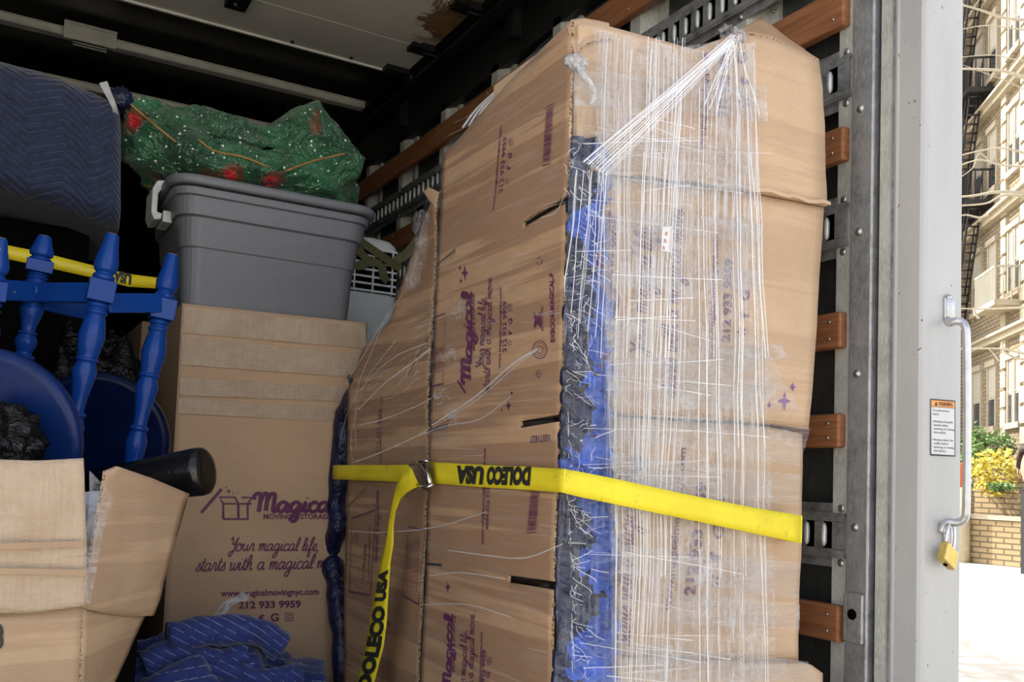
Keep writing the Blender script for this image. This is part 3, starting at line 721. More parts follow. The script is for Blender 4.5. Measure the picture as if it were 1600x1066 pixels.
# sticker
STK = Patch([hp(1454, 624, .001), hp(1492, 627, .001)], [hp(1454, 711, .001), hp(1492, 713, .001)])
t = thing('warning_sticker', hp(1473, 712), 'white warning sticker with orange header on the white corner post', 'sticker')
b = MB(); sheet(b, STK, 2, 2); link('backing', b, LABELW, t)
b = MB(); H_ = Patch([STK.p(0, 1, .0004), STK.p(1, 1, .0004)], [STK.p(0, .87, .0004), STK.p(1, .87, .0004)]); sheet(b, H_, 2, 2); link('orange_header', b, ORANGE, t)
pr = Print(STK, .0008)
pr.text('WARNING', (.32, .895), (.90, .895), (.32, .97), .02, uvspace=True); pr.put(icon_polys('tri'), (.15, .893), (.28, .893), (.15, .972), uvspace=True)
pr.put(icon_polys('frame'), (.005, .003), (.995, .003), (.005, .998), uvspace=True); pr.put(icon_polys('line'), (0, .866), (1, .866), (0, .874), uvspace=True)
for i, (s_, x, w) in enumerate([('To avoid serious', .08, .68), ('injury', .08, .24), (None, 0, 0), ('\u2022Always use grab', .07, .83), ('handle when', .12, .58), ('entering or exiting', .12, .84), ('this vehicle.', .12, .50), (None, 0, 0), ('\u2022Always check for', .07, .86), ('traffic before', .12, .60), ('entering or exiting', .12, .84), ('this vehicle.', .12, .50)]):
    if s_: z = .79-i*.066; pr.text(s_, (x, z), (x+w, z), (x, z+.038), .004, uvspace=True)
pr.done('printed_text', t, BLACKINK)

# ================================================================== THE STRAPPED PILE
def warpf(amp, fr, seed): return lambda q: amp*noise.noise(Vector(q)*fr+Vector((seed, 0, 0)))
def warpc(amp, fr, seed):
    f = warpf(amp, fr, seed); g = warpf(amp*.35, fr*4, seed+9); return lambda q: f(q)+g(q)
XS = .890
# --- near flattened carton standing on end along the pile's left side
topn = [atx(690, 243, XS), atx(740, 188, XS), atx(790, 131, XS), atx(840, 82, XS), atx(893, 33, XS)]
botn = [(XS, atx(661, 1060, XS).y, ZB+.01)]
yb0, yb1 = atx(658, 1066, XS).y, atx(860, 1060, XS).y
yt0, yt1 = topn[0].y, topn[-1].y
botn = [Vector((XS, yb0+(yb1-yb0)*(p.y-yt0)/(yt1-yt0), ZB+.012)) for p in topn]
NS = Patch(topn, botn, warpc(.006, 3.0, 2))
def slit(P, a, b, wv):   # pixel ends of a slit -> hole in (u, v)
    (u0, v0), (u1, v1) = P.inv(*a), P.inv(*b); return (min(u0, u1), max(u0, u1), (v0+v1)/2-wv/2, (v0+v1)/2+wv/2)
holes = []
for a, b, w in (((817, 345), (893, 312), .009), ((812, 659), (890, 655), .009), ((795, 906), (872, 915), .010), ((660, 425), (712, 398), .004), ((660, 674), (703, 669), .005), ((655, 880), (690, 884), .004)):
    h = slit(NS, a, b, w); h = (max(h[0], 0) if h[0] > .03 else 0, 1 if h[1] > .97 else h[1], h[2], h[3]); holes.append(h)
t = thing('flattened_carton', (XS, 1.65, ZB), 'tall flattened kraft carton with flap slits and purple print, nearest along the left side', 'carton', 'flattened cartons edging the pile')
b = MB(); sheet(b, NS, 30, 60, holes, thick=.006); link('board', b, (CB_BAND, EDGE), t)
pr = Print(NS)
def bar(x0, y0, x1, y1, x2, y2): pr.put(icon_polys('bar'), (x0, y0), (x1, y1), (x2, y2))
bar(846, 259, 852, 167, 859, 255); bar(825, 833, 830, 768, 840, 832)
def block(dx=0, dy=0, k=1.0):
    pr.script('Magical', (738+dx, 597+dy), (738+dx, 457+dy), (723+dx, 597+dy), .34, .1)
    pr.text('MOVING & STORAGE', (743+dx, 548+dy), (742+dx, 459+dy), (739+dx, 548+dy), .02)
    pr.icon('box', 731+dx, 577+dy, 11, 36, True)
    pr.put(icon_polys('line'), (718+dx, 594+dy), (731+dx, 614+dy), (716+dx, 596+dy))
    pr.script('Your magical life,', (756+dx, 577+dy), (759+dx, 463+dy), (745+dx, 578+dy), .17)
    pr.script('starts with a magical move...', (765+dx, 613+dy), (769+dx, 424+dy), (754+dx, 614+dy), .17)
    pr.text('www.magicalmovingnyc.com', (781+dx, 576+dy), (784+dx, 449+dy), (777+dx, 577+dy), .015)
    pr.text('212 933 9959', (790+dx, 550+dy), (791+dx, 470+dy), (784+dx, 551+dy), .02)
    pr.icon('instagram', 796+dx, 481+dy, 6, 11, True); pr.glyph('G', 796+dx, 502+dy, 6, 10, True); pr.glyph('f', 796+dx, 520+dy, 6, 8, True); pr.icon('burst', 795+dx, 536+dy, 7, 9, True)
block()
def block2(dx, dy):
    pr.script('Magical', (706+dx, 1082+dy), (708+dx, 961+dy), (693+dx, 1082+dy), .34, .1)
    pr.text('MOVING & STORAGE', (712+dx, 1050+dy), (713+dx, 962+dy), (708+dx, 1050+dy), .02)
    pr.script('Your magical life,', (727+dx, 1090+dy), (732+dx, 984+dy), (716+dx, 1090+dy), .17)
    pr.script('starts with a magical move...', (738+dx, 1130+dy), (744+dx, 951+dy), (727+dx, 1130+dy), .17)
    pr.text('www.magicalmovingnyc.com', (751+dx, 1110+dy), (756+dx, 988+dy), (747+dx, 1110+dy), .015)
    pr.text('212 933 9959', (758+dx, 1090+dy), (761+dx, 1016+dy), (752+dx, 1090+dy), .02)
    pr.icon('instagram', 766+dx, 1033+dy, 6, 11, True); pr.glyph('G', 764+dx, 1055+dy, 6, 10, True)
block2(0, 0)
pr.text('www.magicalmovingnyc.com', (773, 329), (783, 195), (769, 331), .015); pr.text('212 933 9959', (785, 301), (791, 213), (779, 303), .02)
pr.glyph('f', 794, 262, 6, 8, True); pr.glyph('G', 796, 243, 6, 9, True); pr.icon('instagram', 797, 222, 6, 10, True); pr.icon('burst', 792, 283, 6, 9, True)
pr.text('www.magicalmovingnyc.com', (757, 700), (754, 850), (762, 700), .015); pr.text('212 933 9959', (762, 760), (760, 827), (767, 760), .02)
pr.icon('recycle', 842, 408, 8, 13, True); pr.icon('bow', 838, 500, 11, 27, True); pr.text('BXBOOK-MAGICAL-P', (865, 535), (864, 426), (858, 535), .03)
pr.text('BAY INDUSTRIES', (847, 517), (847, 478), (844, 517), .01); pr.icon('ring', 841, 546, 24, 30, True); pr.icon('ring1', 840, 584, 8, 13, True)
pr.text('10371827', (858, 679), (827, 682), (858, 690), .02)
pr.icon('star', 727, 427, 11, 26); pr.icon('star', 720, 419, 5, 11); pr.icon('star', 721, 439, 5, 11)
pr.icon('star', 794, 634, 9, 17); pr.icon('star', 799, 614, 5, 10); pr.icon('star', 784, 641, 4, 6)
pr.icon('star', 700, 918, 9, 20); pr.put(icon_polys('frame'), (694, 600), (697, 490), (676, 604))
for i in range(5):
    pr.text(('LIVING ROOM', 'BEDROOM', 'KITCHEN', 'BASEMENT', 'OTHER')[i], (680+i*3, 585-i), (681+i*3, 545-i), (678.4+i*3, 585-i), .01)
pr.done('printed_lettering', t)
# --- far flattened carton, its upper corner torn away in a slope
XF = .935
topf = [atx(545, 598, XF), atx(568, 546, XF), atx(612, 498, XF), atx(640, 405, XF), atx(660, 350, XF), atx(679, 300, XF)]
yb = [atx(a, 1060, XF).y for a in (535, 560, 585, 608, 632, 655)]
botf = [Vector((XF, y, ZB+.012)) for y in yb]
FS = Patch(topf, botf, warpc(.008, 3.5, 11))
t = thing('flattened_carton', (XF, 2.3, ZB), 'flattened kraft carton with a torn sloping top, further back behind the hanging yellow strap end', 'carton', 'flattened cartons edging the pile')
t['label'] = 'flattened kraft carton with torn sloping top, further back behind the hanging yellow strap end'
hs = [slit(FS, a, b, w) for a, b, w in (((636, 568), (668, 552), .006), ((632, 757), (668, 756), .006), ((540, 783), (567, 778), .004))]
hs = [(max(h[0], 0), min(h[1], 1), h[2], h[3]) for h in hs]
b = MB(); sheet(b, FS, 24, 44, hs, thick=.006); link('board', b, (CB_BAND, EDGE), t)
pr = Print(FS)
pr.text('www.magicalmovingnyc.com', (594, 725), (594, 620), (597, 725), .01); pr.text('212 933 9959', (588, 708), (590, 640), (592, 708), .01)
pr.put(icon_polys('frame'), (546, 925), (549, 810), (580, 930)); pr.put(icon_polys('frame'), (632, 930), (640, 823), (655, 945))
pr.script('starts with a magical move...', (590, 880), (592, 760), (583, 880), .2); pr.text('www.magicalmovingnyc.com', (577, 910), (577, 820), (574, 910), .01)
pr.text('212 933 9959', (570, 905), (571, 850), (566, 905), .01); pr.script('Magical', (609, 900), (611, 830), (601, 900), .34, .1)
for i in range(6): pr.text('HANDLE WITH CARE', (638+i*3, 925), (640+i*3, 850-i*2), (636.4+i*3, 925), .01)
pr.icon('star', 609, 975, 6, 14); pr.icon('ring', 554, 842, 9, 14)
pr.done('printed_lettering', t)
# --- cartons stacked in the pallet front; each a closed box
YFN = 1.385
def front(px, y=YFN): return [aty(a, c, y) for a, c in px]
CARTS = [
 ('top', [(903, 38), (935, 36), (965, 45), (1035, 64), (1085, 77), (1112, 66), (1150, 52), (1212, 62), (1280, 94)],
  [(903, 260), (935, 263), (965, 267), (1035, 275), (1085, 283), (1112, 287), (1150, 292), (1222, 306), (1297, 321)], YFN-.012, .32,
  'crumpled kraft carton on top of the pallet, its flap standing open'),
 ('mid', [(944, 273), (1000, 280), (1080, 289), (1150, 298), (1220, 311), (1288, 324)], [(957, 646), (1000, 650), (1080, 655), (1150, 658), (1220, 664), (1264, 671)], YFN, .40,
  'large kraft carton in the middle of the pallet with purple stars at its lower right'),
 ('low', [(958, 651), (1010, 655), (1080, 660), (1150, 663), (1220, 670), (1254, 679)], [(970, 1024), (1000, 1027), (1080, 1030), (1150, 1033), (1220, 1036), (1250, 1036)], YFN+.012, .40,
  'kraft carton low in the pallet, crossed by the yellow strap'),
 ('base', [(970, 1028), (1010, 1030), (1080, 1033), (1150, 1035), (1220, 1037), (1262, 1036), (1284, 1052)], None, YFN-.004, .42,
  'bottom carton of the pallet, only its bulging top edge in view')]
CP = {}
for key, tp, bt, yy, dep, lab in CARTS:
    T_ = front(tp, yy); B_ = front(bt, yy) if bt else [Vector((p.x, yy, ZB+.01)) for p in T_]
    if key == 'base': B_[-1].x -= .01
    P = Patch(T_, B_, warpc(.010 if key != 'mid' else .006, 4, len(key)+ord(key[0]))); CP[key] = P
    c0 = (T_[0]+T_[-1])/2
    t = thing('carton', (c0.x, yy+dep/2, min(p.z for p in B_)), lab, 'carton', 'cartons stacked in the pallet')
    b = MB(); solid(b, P, (0, dep, 0), 22, 22)
    link('body', b, CB_FRONT, t)
    pr = Print(P, .0015)
    if key == 'mid':
        pr.script('Magical', (950, 590), (954, 333), (921, 590), .34, .1); pr.text('MOVING & STORAGE', (955, 479), (964, 338), (944, 479), .03)
        pr.script('Your magical life,', (1006, 557), (1024, 352), (984, 557), .19); pr.script('starts with a magical move...', (1054, 622), (1068, 312), (1028, 622), .19)
        pr.text('www.magicalmovingnyc.com', (1112, 563), (1121, 366), (1103, 563), .03); pr.text('212 933 9959', (1139, 535), (1144, 405), (1126, 535), .04)
        pr.icon('burst', 1158, 519, 14, 15, True); pr.glyph('f', 1161, 493, 13, 11, True); pr.glyph('G', 1163, 462, 14, 17, True); pr.icon('instagram', 1162, 432, 14, 17, True)
    if key == 'low':
        pr.text('www.magicalmovingnyc.com', (1049, 955), (1070, 700), (1038, 955), .03); pr.text('212 933 9959', (1086, 932), (1103, 754), (1070, 931), .04)
        pr.icon('burst', 1116, 908, 20, 20, True); pr.glyph('f', 1117, 870, 18, 15, True); pr.glyph('G', 1121, 832, 17, 22, True); pr.icon('instagram', 1124, 790, 16, 20, True)
        pr.script('starts with a magical move...', (985, 1010), (1003, 700), (962, 1010), .19)
    if key == 'top':
        pr.text('www.magicalmovingnyc.com', (1101, 234), (1105, 82), (1091, 234), .03); pr.text('212 933 9959', (1136, 184), (1139, 70), (1120, 183), .04)
        pr.icon('burst', 1161, 160, 18, 19, True); pr.glyph('f', 1161, 128, 16, 14, True); pr.glyph('G', 1157, 92, 16, 18, True); pr.icon('instagram', 1154, 60, 15, 18, True)
    if pr.mb.bm.verts: pr.done('printed_lettering', t)
    else: pr.mb.bm.free()
    if key == 'mid':
        p3 = Print(P, .0015); p3.icon('star', 1225, 627, 19, 30); p3.icon('star', 1238, 605, 10, 15); p3.icon('star', 1203, 633, 9, 11); p3.done('printed_stars', t, INKV)
    if key == 'top':
        b = MB(); A = [aty(1152, 50, yy), aty(1210, 60, yy), aty(1280, 94, yy)]; Bq = [aty(1158, 45, yy+.03), aty(1190, 26, yy+.12), aty(1256, 76, yy+.05)]
        FP = Patch([Vector(q) for q in Bq], A, warpc(.004, 9, 3)); sheet(b, FP, 12, 6, thick=.005); link('open_flap', b, (CB_DARK, EDGE), t)
        b = MB(); A = [aty(903, 262, yy-.004), aty(1150, 290, yy-.004), aty(1297, 319, yy-.004)]; pts = crom([tuple(A[0]), tuple(A[1]), tuple(A[2])], 12)
        b.ribbon([Vector(p)+Vector((0, .002*math.sin(i), .003*math.sin(i*1.7))) for i, p in enumerate(pts)], .008, (0, -1, 0)); link('torn_edge', b, CB_FRONT, t)
        # rolled over upper left corner
        b = MB(); q = [aty(a, c, yy+d) for a, c, d in ((888, 40, .02), (893, 29, .03), (912, 27, .03), (932, 31, .02), (952, 35, .01))]; q2 = [aty(a, c, yy-d) for a, c, d in ((903, 110, .004), (905, 80, .006), (912, 70, .01), (932, 62, .008), (955, 60, .004))]
        RP = Patch(q, q2, warpc(.005, 12, 5)); sheet(b, RP, 14, 10, thick=.005); link('rolled_corner', b, (CB, EDGE), t)
    if key in ('mid', 'low', 'base'):
        b = MB(); (u0, v0) = P.inv(*{'mid': (1150, 340), 'low': (1100, 900), 'base': (1100, 1050)}[key])
    if key == 'mid':
        # clear parcel tape across the upper seam
        b = MB(); q = Patch([P.p(*P.inv(1150, 333), .002), P.p(*P.inv(1189, 350), .002)], [P.p(*P.inv(1150, 366), .002), P.p(*P.inv(1187, 384), .002)]); sheet(b, q, 4, 4); link('parcel_tape', b, TAPE, t)
        for a, c, d, e in (((1140, 420), (1189, 421), (1141, 454), (1188, 455)), ((1118, 545), (1195, 545), (1118, 590), (1194, 575)), ((1120, 594), (1195, 606), (1125, 640), (1195, 653))):
            b = MB(); q = Patch([P.p(*P.inv(*a), .002), P.p(*P.inv(*c), .002)], [P.p(*P.inv(*d), .002), P.p(*P.inv(*e), .002)]); sheet(b, q, 4, 4); link('parcel_tape', b, TAPE, t)
# crease line in front of the lower carton: fold seam
# --- load behind, wrapped in a quilted blanket, and the pad squeezed behind the cartons
t = thing('quilted_load', (1.24, 2.2, ZB), 'load under a blue quilted moving blanket peeking over the pile, tied with film', 'wrapped load')
b = MB(); b.blob((1.27, 2.0, 1.72), (.28, .20, .77), 26, .05, 3, 4, sq=.42); link('moving_blanket', b, QUILTB, t, smooth=True)
b = MB()
for i in range(9):
    pts = [atx(722+i*8+random.uniform(-3, 3), 200-i*3.5, .955+.0*i), atx(745+i*7, 170-i*2, .98), atx(775+i*6+random.uniform(-3, 3), 142-i*2, 1.0)]
    b.tube(crom([tuple(p) for p in pts], 4), .0028, 6)
link('film_tail', b, STRAND, t, kind='stuff')
t = thing('moving_pad', (.93, 1.4, ZB), 'folded blue moving pad squeezed between the flattened carton and the stacked boxes', 'moving pad')
_wp = warpc(.008, 16, 3)
def padwarp(q):   # sharp level folds pinched by the film
    r = noise.noise(Vector((q.x*10, 0, q.z*26+q.x*18))); return _wp(q)+.016*(1-min(1, abs(r)*4))-.006
pyb = aty(862, 1075, YFN-.02)
PD = Patch([aty(894, 214, YFN-.016), aty(910, 214, YFN-.02), aty(925, 214, YFN-.02), aty(947, 214, YFN-.002)], [Vector((.893, YFN-.016, ZB+.01)), Vector((.935, YFN-.02, ZB+.01)), Vector((.975, YFN-.02, ZB+.01)), Vector((aty(978, 1075, YFN).x, YFN-.002, ZB+.01))], padwarp)
b = MB(); sheet(b, PD, 20, 300, thick=.010)
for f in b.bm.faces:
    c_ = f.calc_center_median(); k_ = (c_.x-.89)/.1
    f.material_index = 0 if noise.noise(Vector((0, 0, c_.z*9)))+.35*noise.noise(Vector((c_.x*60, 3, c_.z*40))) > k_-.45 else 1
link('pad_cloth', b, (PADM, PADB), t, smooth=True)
# navy pad along the back edge of the far carton
t = thing('moving_pad', (.95, 2.7, ZB), 'dark navy moving pad bulging out behind the far flattened carton', 'moving pad')
b = MB(); L = [(1066, 528), (1000, 524), (960, 520), (930, 517), (900, 513), (870, 508), (845, 512), (820, 520), (790, 516), (757, 520), (720, 522), (690, 526), (660, 528), (640, 534), (610, 548), (590, 552)]
pts = [atx(x+9, y, .960) for y, x in L]; b.tube(crom([tuple(p) for p in pts], 4), [.030+.012*noise.noise(Vector((i*.31, 4, 0))) for i in range(len(crom([tuple(p) for p in pts], 4)))], 16); link('pad_roll', b, PADM, t)

# --- yellow cam strap round the pile
t = thing('cam_strap', (.88, 1.9, 1.55), 'yellow webbing cam strap with black lettering round the pile, its loose end hanging', 'cam strap')
L1t = [atx(520, 727, .915), atx(600, 727, .915), atx(664, 726, .905)]; L1b = [atx(519, 749, .915), atx(600, 752, .915), atx(664, 756, .905)]
A = Patch(L1t, L1b, warpc(.0015, 9, 1)); b = MB(); sheet(b, A, 16, 3, thick=.003)
ycn = YFN-.046; corner_t, corner_b = aty(882, 733, ycn), aty(879, 770, ycn)
L2t = [atx(672, 722, .880), atx(760, 727, .878), atx(830, 730, .876), corner_t]; L2b = [atx(672, 755, .880), atx(760, 762, .878), atx(830, 766, .876), corner_b]
B_ = Patch(L2t, L2b); sheet(b, B_, 20, 3, thick=.003)
L3t = [corner_t, aty(905, 737, ycn-.006), aty(960, 748, YFN-.062), aty(1080, 774, YFN-.062), aty(1170, 792, YFN-.058), aty(1252, 806, YFN-.045)]; L3b = [corner_b, aty(903, 776, ycn-.006), aty(960, 788, YFN-.062), aty(1080, 813, YFN-.062), aty(1170, 832, YFN-.058), aty(1251, 849, YFN-.045)]
C_ = Patch(L3t, L3b, warpc(.002, 8, 6)); sheet(b, C_, 30, 3, thick=.003)
e0, e1 = L3t[-1], L3b[-1]; D_ = Patch([e0, e0+Vector((.010, .02, 0)), e0+Vector((.026, .30, 0)), Vector((XW-.02, 1.90, e0.z-.01))], [e1, e1+Vector((.010, .02, 0)), e1+Vector((.026, .30, 0)), Vector((XW-.02, 1.90, e1.z+.0))]); sheet(b, D_, 8, 2, thick=.003)
link('webbing', b, (WEB, WEB), t)
# loose end from the buckle
TL = [(652, 733, 668, 755, .866), (640, 733, 645, 764, .850), (627, 741, 634, 771, .845), (618, 760, 625, 780, .848), (611, 790, 617, 800, .850), (606, 820, 614, 822, .852), (601, 850, 614, 850, .853), (594, 880, 609, 882, .853), (588, 910, 607, 912, .852), (583, 940, 605, 940, .85), (577, 975, 603, 975, .85), (570, 1010, 598, 1012, .85), (563, 1045, 588, 1050, .85), (553, 1085, 578, 1090, .85)]
TP = Patch([atx(a, c, x) for a, c, d, e, x in TL], [atx(d, e, x+.004) for a, c, d, e, x in TL]); b = MB(); sheet(b, TP, 52, 3, thick=.002); link('loose_end', b, (WEB, WEB), t)
pr = Print(B_, .002); pr.text('DOLECO USA', (831, 732), (715, 730), (829, 758), .07); pr.done('printed_lettering', t, BLACKINK)
pr = Print(TP, .002); (ua, _), (ub, _) = TP.inv(572, 1072), TP.inv(606, 897)
pr.text('DOLECO USA', (.985, .14), (.56, .12), (.985, .86), .07, uvspace=True); pr.done('tail_lettering', t, BLACKINK)
b = MB()
def fr(px, py, x): return atx(px, py, x)
a0, a1, a2, a3 = fr(645, 727, .862), fr(660, 724, .862), fr(676, 758, .862), fr(660, 760, .862)
b.hexa([a0, a1, a2, a3]+[q+Vector((-.008, 0, 0)) for q in (a0, a1, a2, a3)])
link('buckle_plate', b, CHROME, t, bevel=.002)
b = MB(); b.tube([fr(641, 727, .858), fr(655, 722, .850), fr(668, 721, .853), fr(672, 722, .862)], .004, 8); b.tube([fr(652, 758, .858), fr(665, 763, .850), fr(677, 757, .862)], .004, 8)
b.tube([fr(663, 727, .856), fr(673, 757, .856)], .006, 10); link('buckle_frame', b, CHROME, t)
# sticker on the film, small red-printed label
t = link_lab = None
FLM = {}
t = thing('stretch_wrap', (1.2, 1.33, ZB), 'clear stretch film wound in shiny wrinkled bands round the pallet front', 'stretch wrap')
def fp(px, y): return [aty(a, c, y) for a, c in px]
def filmsheet(tp, bt, y, m_, name, seed, amp=.010, fr=9, nu=40, nv=50):
    P = Patch(fp(tp, y), fp(bt, y), warpc(amp, fr, seed)); b = MB(); sheet(b, P, nu, nv); o = link(name, b, m_, t); o.visible_shadow = True; return P
F0 = filmsheet([(930, 44), (960, 50), (1060, 74), (1130, 62), (1180, 70)], [(958, 1075), (990, 1075), (1060, 1075), (1150, 1075), (1215, 1075)], YFN-.030, FILM, 'film_layer', 1, .006, 7)
filmsheet([(893, 60), (920, 60), (950, 60)], [(866, 1075), (920, 1075), (975, 1075)], YFN-.034, FILMP, 'film_layer', 31, .005, 14)
filmsheet([(935, 44), (1000, 60), (1100, 80), (1180, 66)], [(962, 1075), (1010, 1075), (1120, 1075), (1200, 1075)], YFN-.036, FILMV, 'film_layer', 5, .005, 10)
for i, (a, bq) in enumerate([([(898, 110), (1000, 118), (1200, 135)], [(898, 165), (1000, 168), (1200, 190)]), ([(893, 205), (1000, 212), (1190, 225)], [(893, 285), (1000, 292), (1180, 300)]), ([(892, 340), (1040, 330), (1190, 352)], [(892, 365), (1040, 362), (1188, 384)]),
        ([(890, 418), (1040, 418), (1190, 420)], [(890, 450), (1040, 452), (1188, 456)]), ([(889, 500), (1060, 510), (1220, 540)], [(889, 560), (1060, 575), (1230, 560)]), ([(888, 560), (1040, 560), (1195, 545)], [(886, 640), (1040, 640), (1250, 640)]),
        ([(886, 648), (1040, 648), (1265, 668)], [(884, 700), (1040, 694), (1250, 730)]), ([(884, 705), (1040, 720), (1252, 742)], [(882, 735), (1040, 768), (1250, 790)]), ([(878, 850), (1040, 858), (1250, 880)], [(876, 895), (1040, 905), (1250, 935)]),
        ([(872, 940), (1040, 925), (1250, 945)], [(870, 990), (1040, 975), (1250, 985)]), ([(869, 1000), (1040, 1010), (1262, 1034)], [(868, 1066), (1060, 1075), (1284, 1075)])]):
    for L_ in (a, bq):
        if L_[0][1] > 200: L_[0] = (928+(L_[0][1]-200)*.05, L_[0][1])
    filmsheet(a, bq, YFN-.033-.001*(i % 3), FILMH, 'film_band', 20+i, .006, 12, 30, 8)
# twisted ropes of film
b = MB(); rnd = random.Random(11)
def strand(P, x0, y0, x1, y1, r, off=.012, wob=3, n=14):
    pts = []
    for i in range(n+1):
        s_ = i/n; px = x0+(x1-x0)*s_+wob*math.sin(s_*7+x0)*.4+rnd.uniform(-wob, wob)*.12; py = y0+(y1-y0)*s_
        pts.append(P.p(*P.inv(px, py), off))
    b.ribbon(pts, r*2, P.nrm(.5, .5))
for xa, xb, n_, w_ in ((955, 950, 5, 14), (1030, 1008, 22, 30), (1062, 1035, 14, 16), (985, 975, 8, 20), (1100, 1105, 7, 16), (1150, 1155, 6, 7), (1165, 1190, 6, 10)):
    for i in range(n_):
        yA = rnd.choice((60, 80, 140, 240)); yB = rnd.choice((560, 700, 900, 1070, 1070)); o_ = rnd.gauss(0, w_/2)
        strand(F0, xa+o_, yA, xb+o_+rnd.uniform(-6, 6), yB, rnd.uniform(.0003, .0011), rnd.uniform(.004, .012))
for i in range(46):   # level creases
    y = rnd.uniform(100, 1060); x = rnd.uniform(895, 1020); strand(F0, x, y, x+rnd.uniform(80, 210), y+rnd.uniform(-12, 34), rnd.uniform(.0003, .0008), rnd.uniform(.004, .01), 4, 10)
for i in range(20):   # diagonal rope from the top
    o_ = rnd.uniform(-6, 6); strand(F0, 1140+o_*.6, 62+rnd.uniform(-6, 8), 925+o_*4, 268+o_*2, rnd.uniform(.0003, .0010), .016, 1.5, 16)
for i in range(12): o_ = rnd.uniform(-30, 30); strand(F0, 925+o_, 268, 905+o_, 480+rnd.uniform(-60, 60), rnd.uniform(.0004, .0012), .010, 3)
for i in range(14): strand(F0, 1143+rnd.uniform(-8, 8), 58, 1120+rnd.uniform(-30, 60), 140+rnd.uniform(-10, 60), rnd.uniform(.0004, .0012), .012, 3, 8)
for i in range(210):   # crinkle over the blue pad
    y = rnd.uniform(220, 1060); x = rnd.uniform(885, 940)-y*.02; strand(F0, x, y, x+rnd.uniform(-14, 34), y+rnd.uniform(-18, 26), rnd.uniform(.0002, .0007), rnd.uniform(.006, .014), 4, 6)
link('film_strand', b, STRAND, t, kind='stuff')
# knotted tail at the top left corner
b = MB(); q = aty(900, 98, YFN-.04); b.blob(q, (.022, .014, .013), 14, .5, 4, 3); pts = [q, aty(912, 118, YFN-.05), aty(925, 135, YFN-.05), aty(929, 150, YFN-.045), aty(922, 163, YFN-.04)]
b.tube(crom([tuple(p) for p in pts], 4), [.0075-.0003*i for i in range(17)], 8); link('knot', b, FILMK, t)
b = MB(); q = F0.p(*F0.inv(1140, 58), .012); b.blob(q, (.035, .016, .014), 14, .5, 4, 8); link('knot', b, FILMV, t)
# film on the left face of the pile
NF = Patch([p+Vector((-.004, 0, 0)) for p in topn], [p+Vector((-.004, 0, 0)) for p in botn], warpc(.004, 6, 8))
t = thing('stretch_wrap', (.87, 1.9, ZB), 'thin clear film with loose strands over the flattened cartons on the left side', 'stretch wrap')
b = MB(); sheet(b, NF, 20, 30, off=.006); link('film_layer', b, FILML, t)
FF = Patch([p+Vector((-.006, 0, 0)) for p in topf], [p+Vector((-.006, 0, 0)) for p in botf], warpc(.006, 6, 8)); b = MB(); sheet(b, FF, 20, 30, off=.006); link('film_layer', b, FILML, t)
b = MB()
def sx(pts, r, x=.868): q = crom([tuple(atx(p, c, x)) for p, c in pts], 5); b.ribbon(q, r*2, (-1, 0, 0))
sx([(675, 665), (740, 622), (800, 570), (840, 545)], .0022); sx([(677, 668), (745, 625), (806, 572), (838, 548)], .0009)
sx([(655, 680), (700, 665), (750, 655), (798, 620)], .0011); sx([(555, 722), (600, 705), (650, 682), (672, 668)], .0016, .885)
sx([(552, 724), (548, 690), (556, 640), (560, 600), (585, 540), (600, 500)], .0018, .89); sx([(557, 700), (556, 650), (575, 590), (620, 530)], .0015, .89); sx([(560, 640), (600, 600), (640, 570), (672, 545)], .0022, .89)
sx([(530, 700), (545, 640), (580, 590), (620, 556), (668, 536)], .0013, .89); sx([(545, 830), (600, 832), (680, 824), (760, 800)], .0012, .88); sx([(540, 600), (565, 560), (600, 500), (640, 440), (660, 360)], .0016, .89)
sx([(560, 665), (600, 655), (650, 635), (675, 622)], .0012, .885); sx([(700, 860), (760, 868), (820, 872), (880, 850)], .0012); sx([(670, 900), (720, 895), (790, 905)], .0012); sx([(660, 945), (730, 945), (800, 965)], .001); sx([(845, 340), (870, 330), (888, 288)], .001)
for i in range(26):
    x = rnd.uniform(560, 660); y = rnd.uniform(500, 640); sx([(x, y), (x+rnd.uniform(5, 20), y-rnd.uniform(5, 20)), (x+rnd.uniform(15, 45), y-rnd.uniform(15, 45))], rnd.uniform(.0003, .0009), .89)
for i in range(34):
    x = rnd.uniform(680, 860); y = rnd.uniform(150, 1040); d = rnd.uniform(10, 50); sl_ = (y-700)/max(x, 1)*.7; sx([(x, y), (x+d/2, y-d/2*(-sl_)), (x+d, y+d*sl_+rnd.uniform(-2, 2))], rnd.uniform(.0002, .0005), .876)
for (cx_, cy_) in ((718, 484), (700, 555), (703, 650), (690, 620)):
    for i in range(16): a_ = rnd.uniform(0, 6.28); sx([(cx_, cy_), (cx_+8*math.cos(a_), cy_+9*math.sin(a_)), (cx_+14*math.cos(a_+.5), cy_+15*math.sin(a_+.5))], rnd.uniform(.0004, .001), .874)
link('film_strand', b, STRAND, t, kind='stuff')
b = MB(); pts = [(664, 335, .92), (656, 350, .90), (660, 380, .89), (650, 420, .90), (640, 450, .90)]; b.tube(crom([tuple(atx(p, c, x)) for p, c, x in pts], 4), [.012+.01*abs(math.sin(i)) for i in range(17)], 8); link('film_bunch', b, FILMV, t)
b = MB(); sheet(b, Patch([atx(668, 292, .9), atx(684, 300, .9)], [atx(662, 300, .9), atx(680, 330, .9)], warpc(.004, 30, 1)), 5, 5, thick=.004); link('torn_scrap', b, (CB, EDGE), t)
lb = Patch([aty(1035, 355, YFN-.052), aty(1050, 354, YFN-.052)], [aty(1033, 392, YFN-.052), aty(1048, 394, YFN-.052)]); t = thing('paper_label', lb.p(.5, 0), 'small white label with red print caught in the film', 'label')
b = MB(); sheet(b, lb, 2, 2); link('paper', b, LABELW, t); pr = Print(lb, .0006)
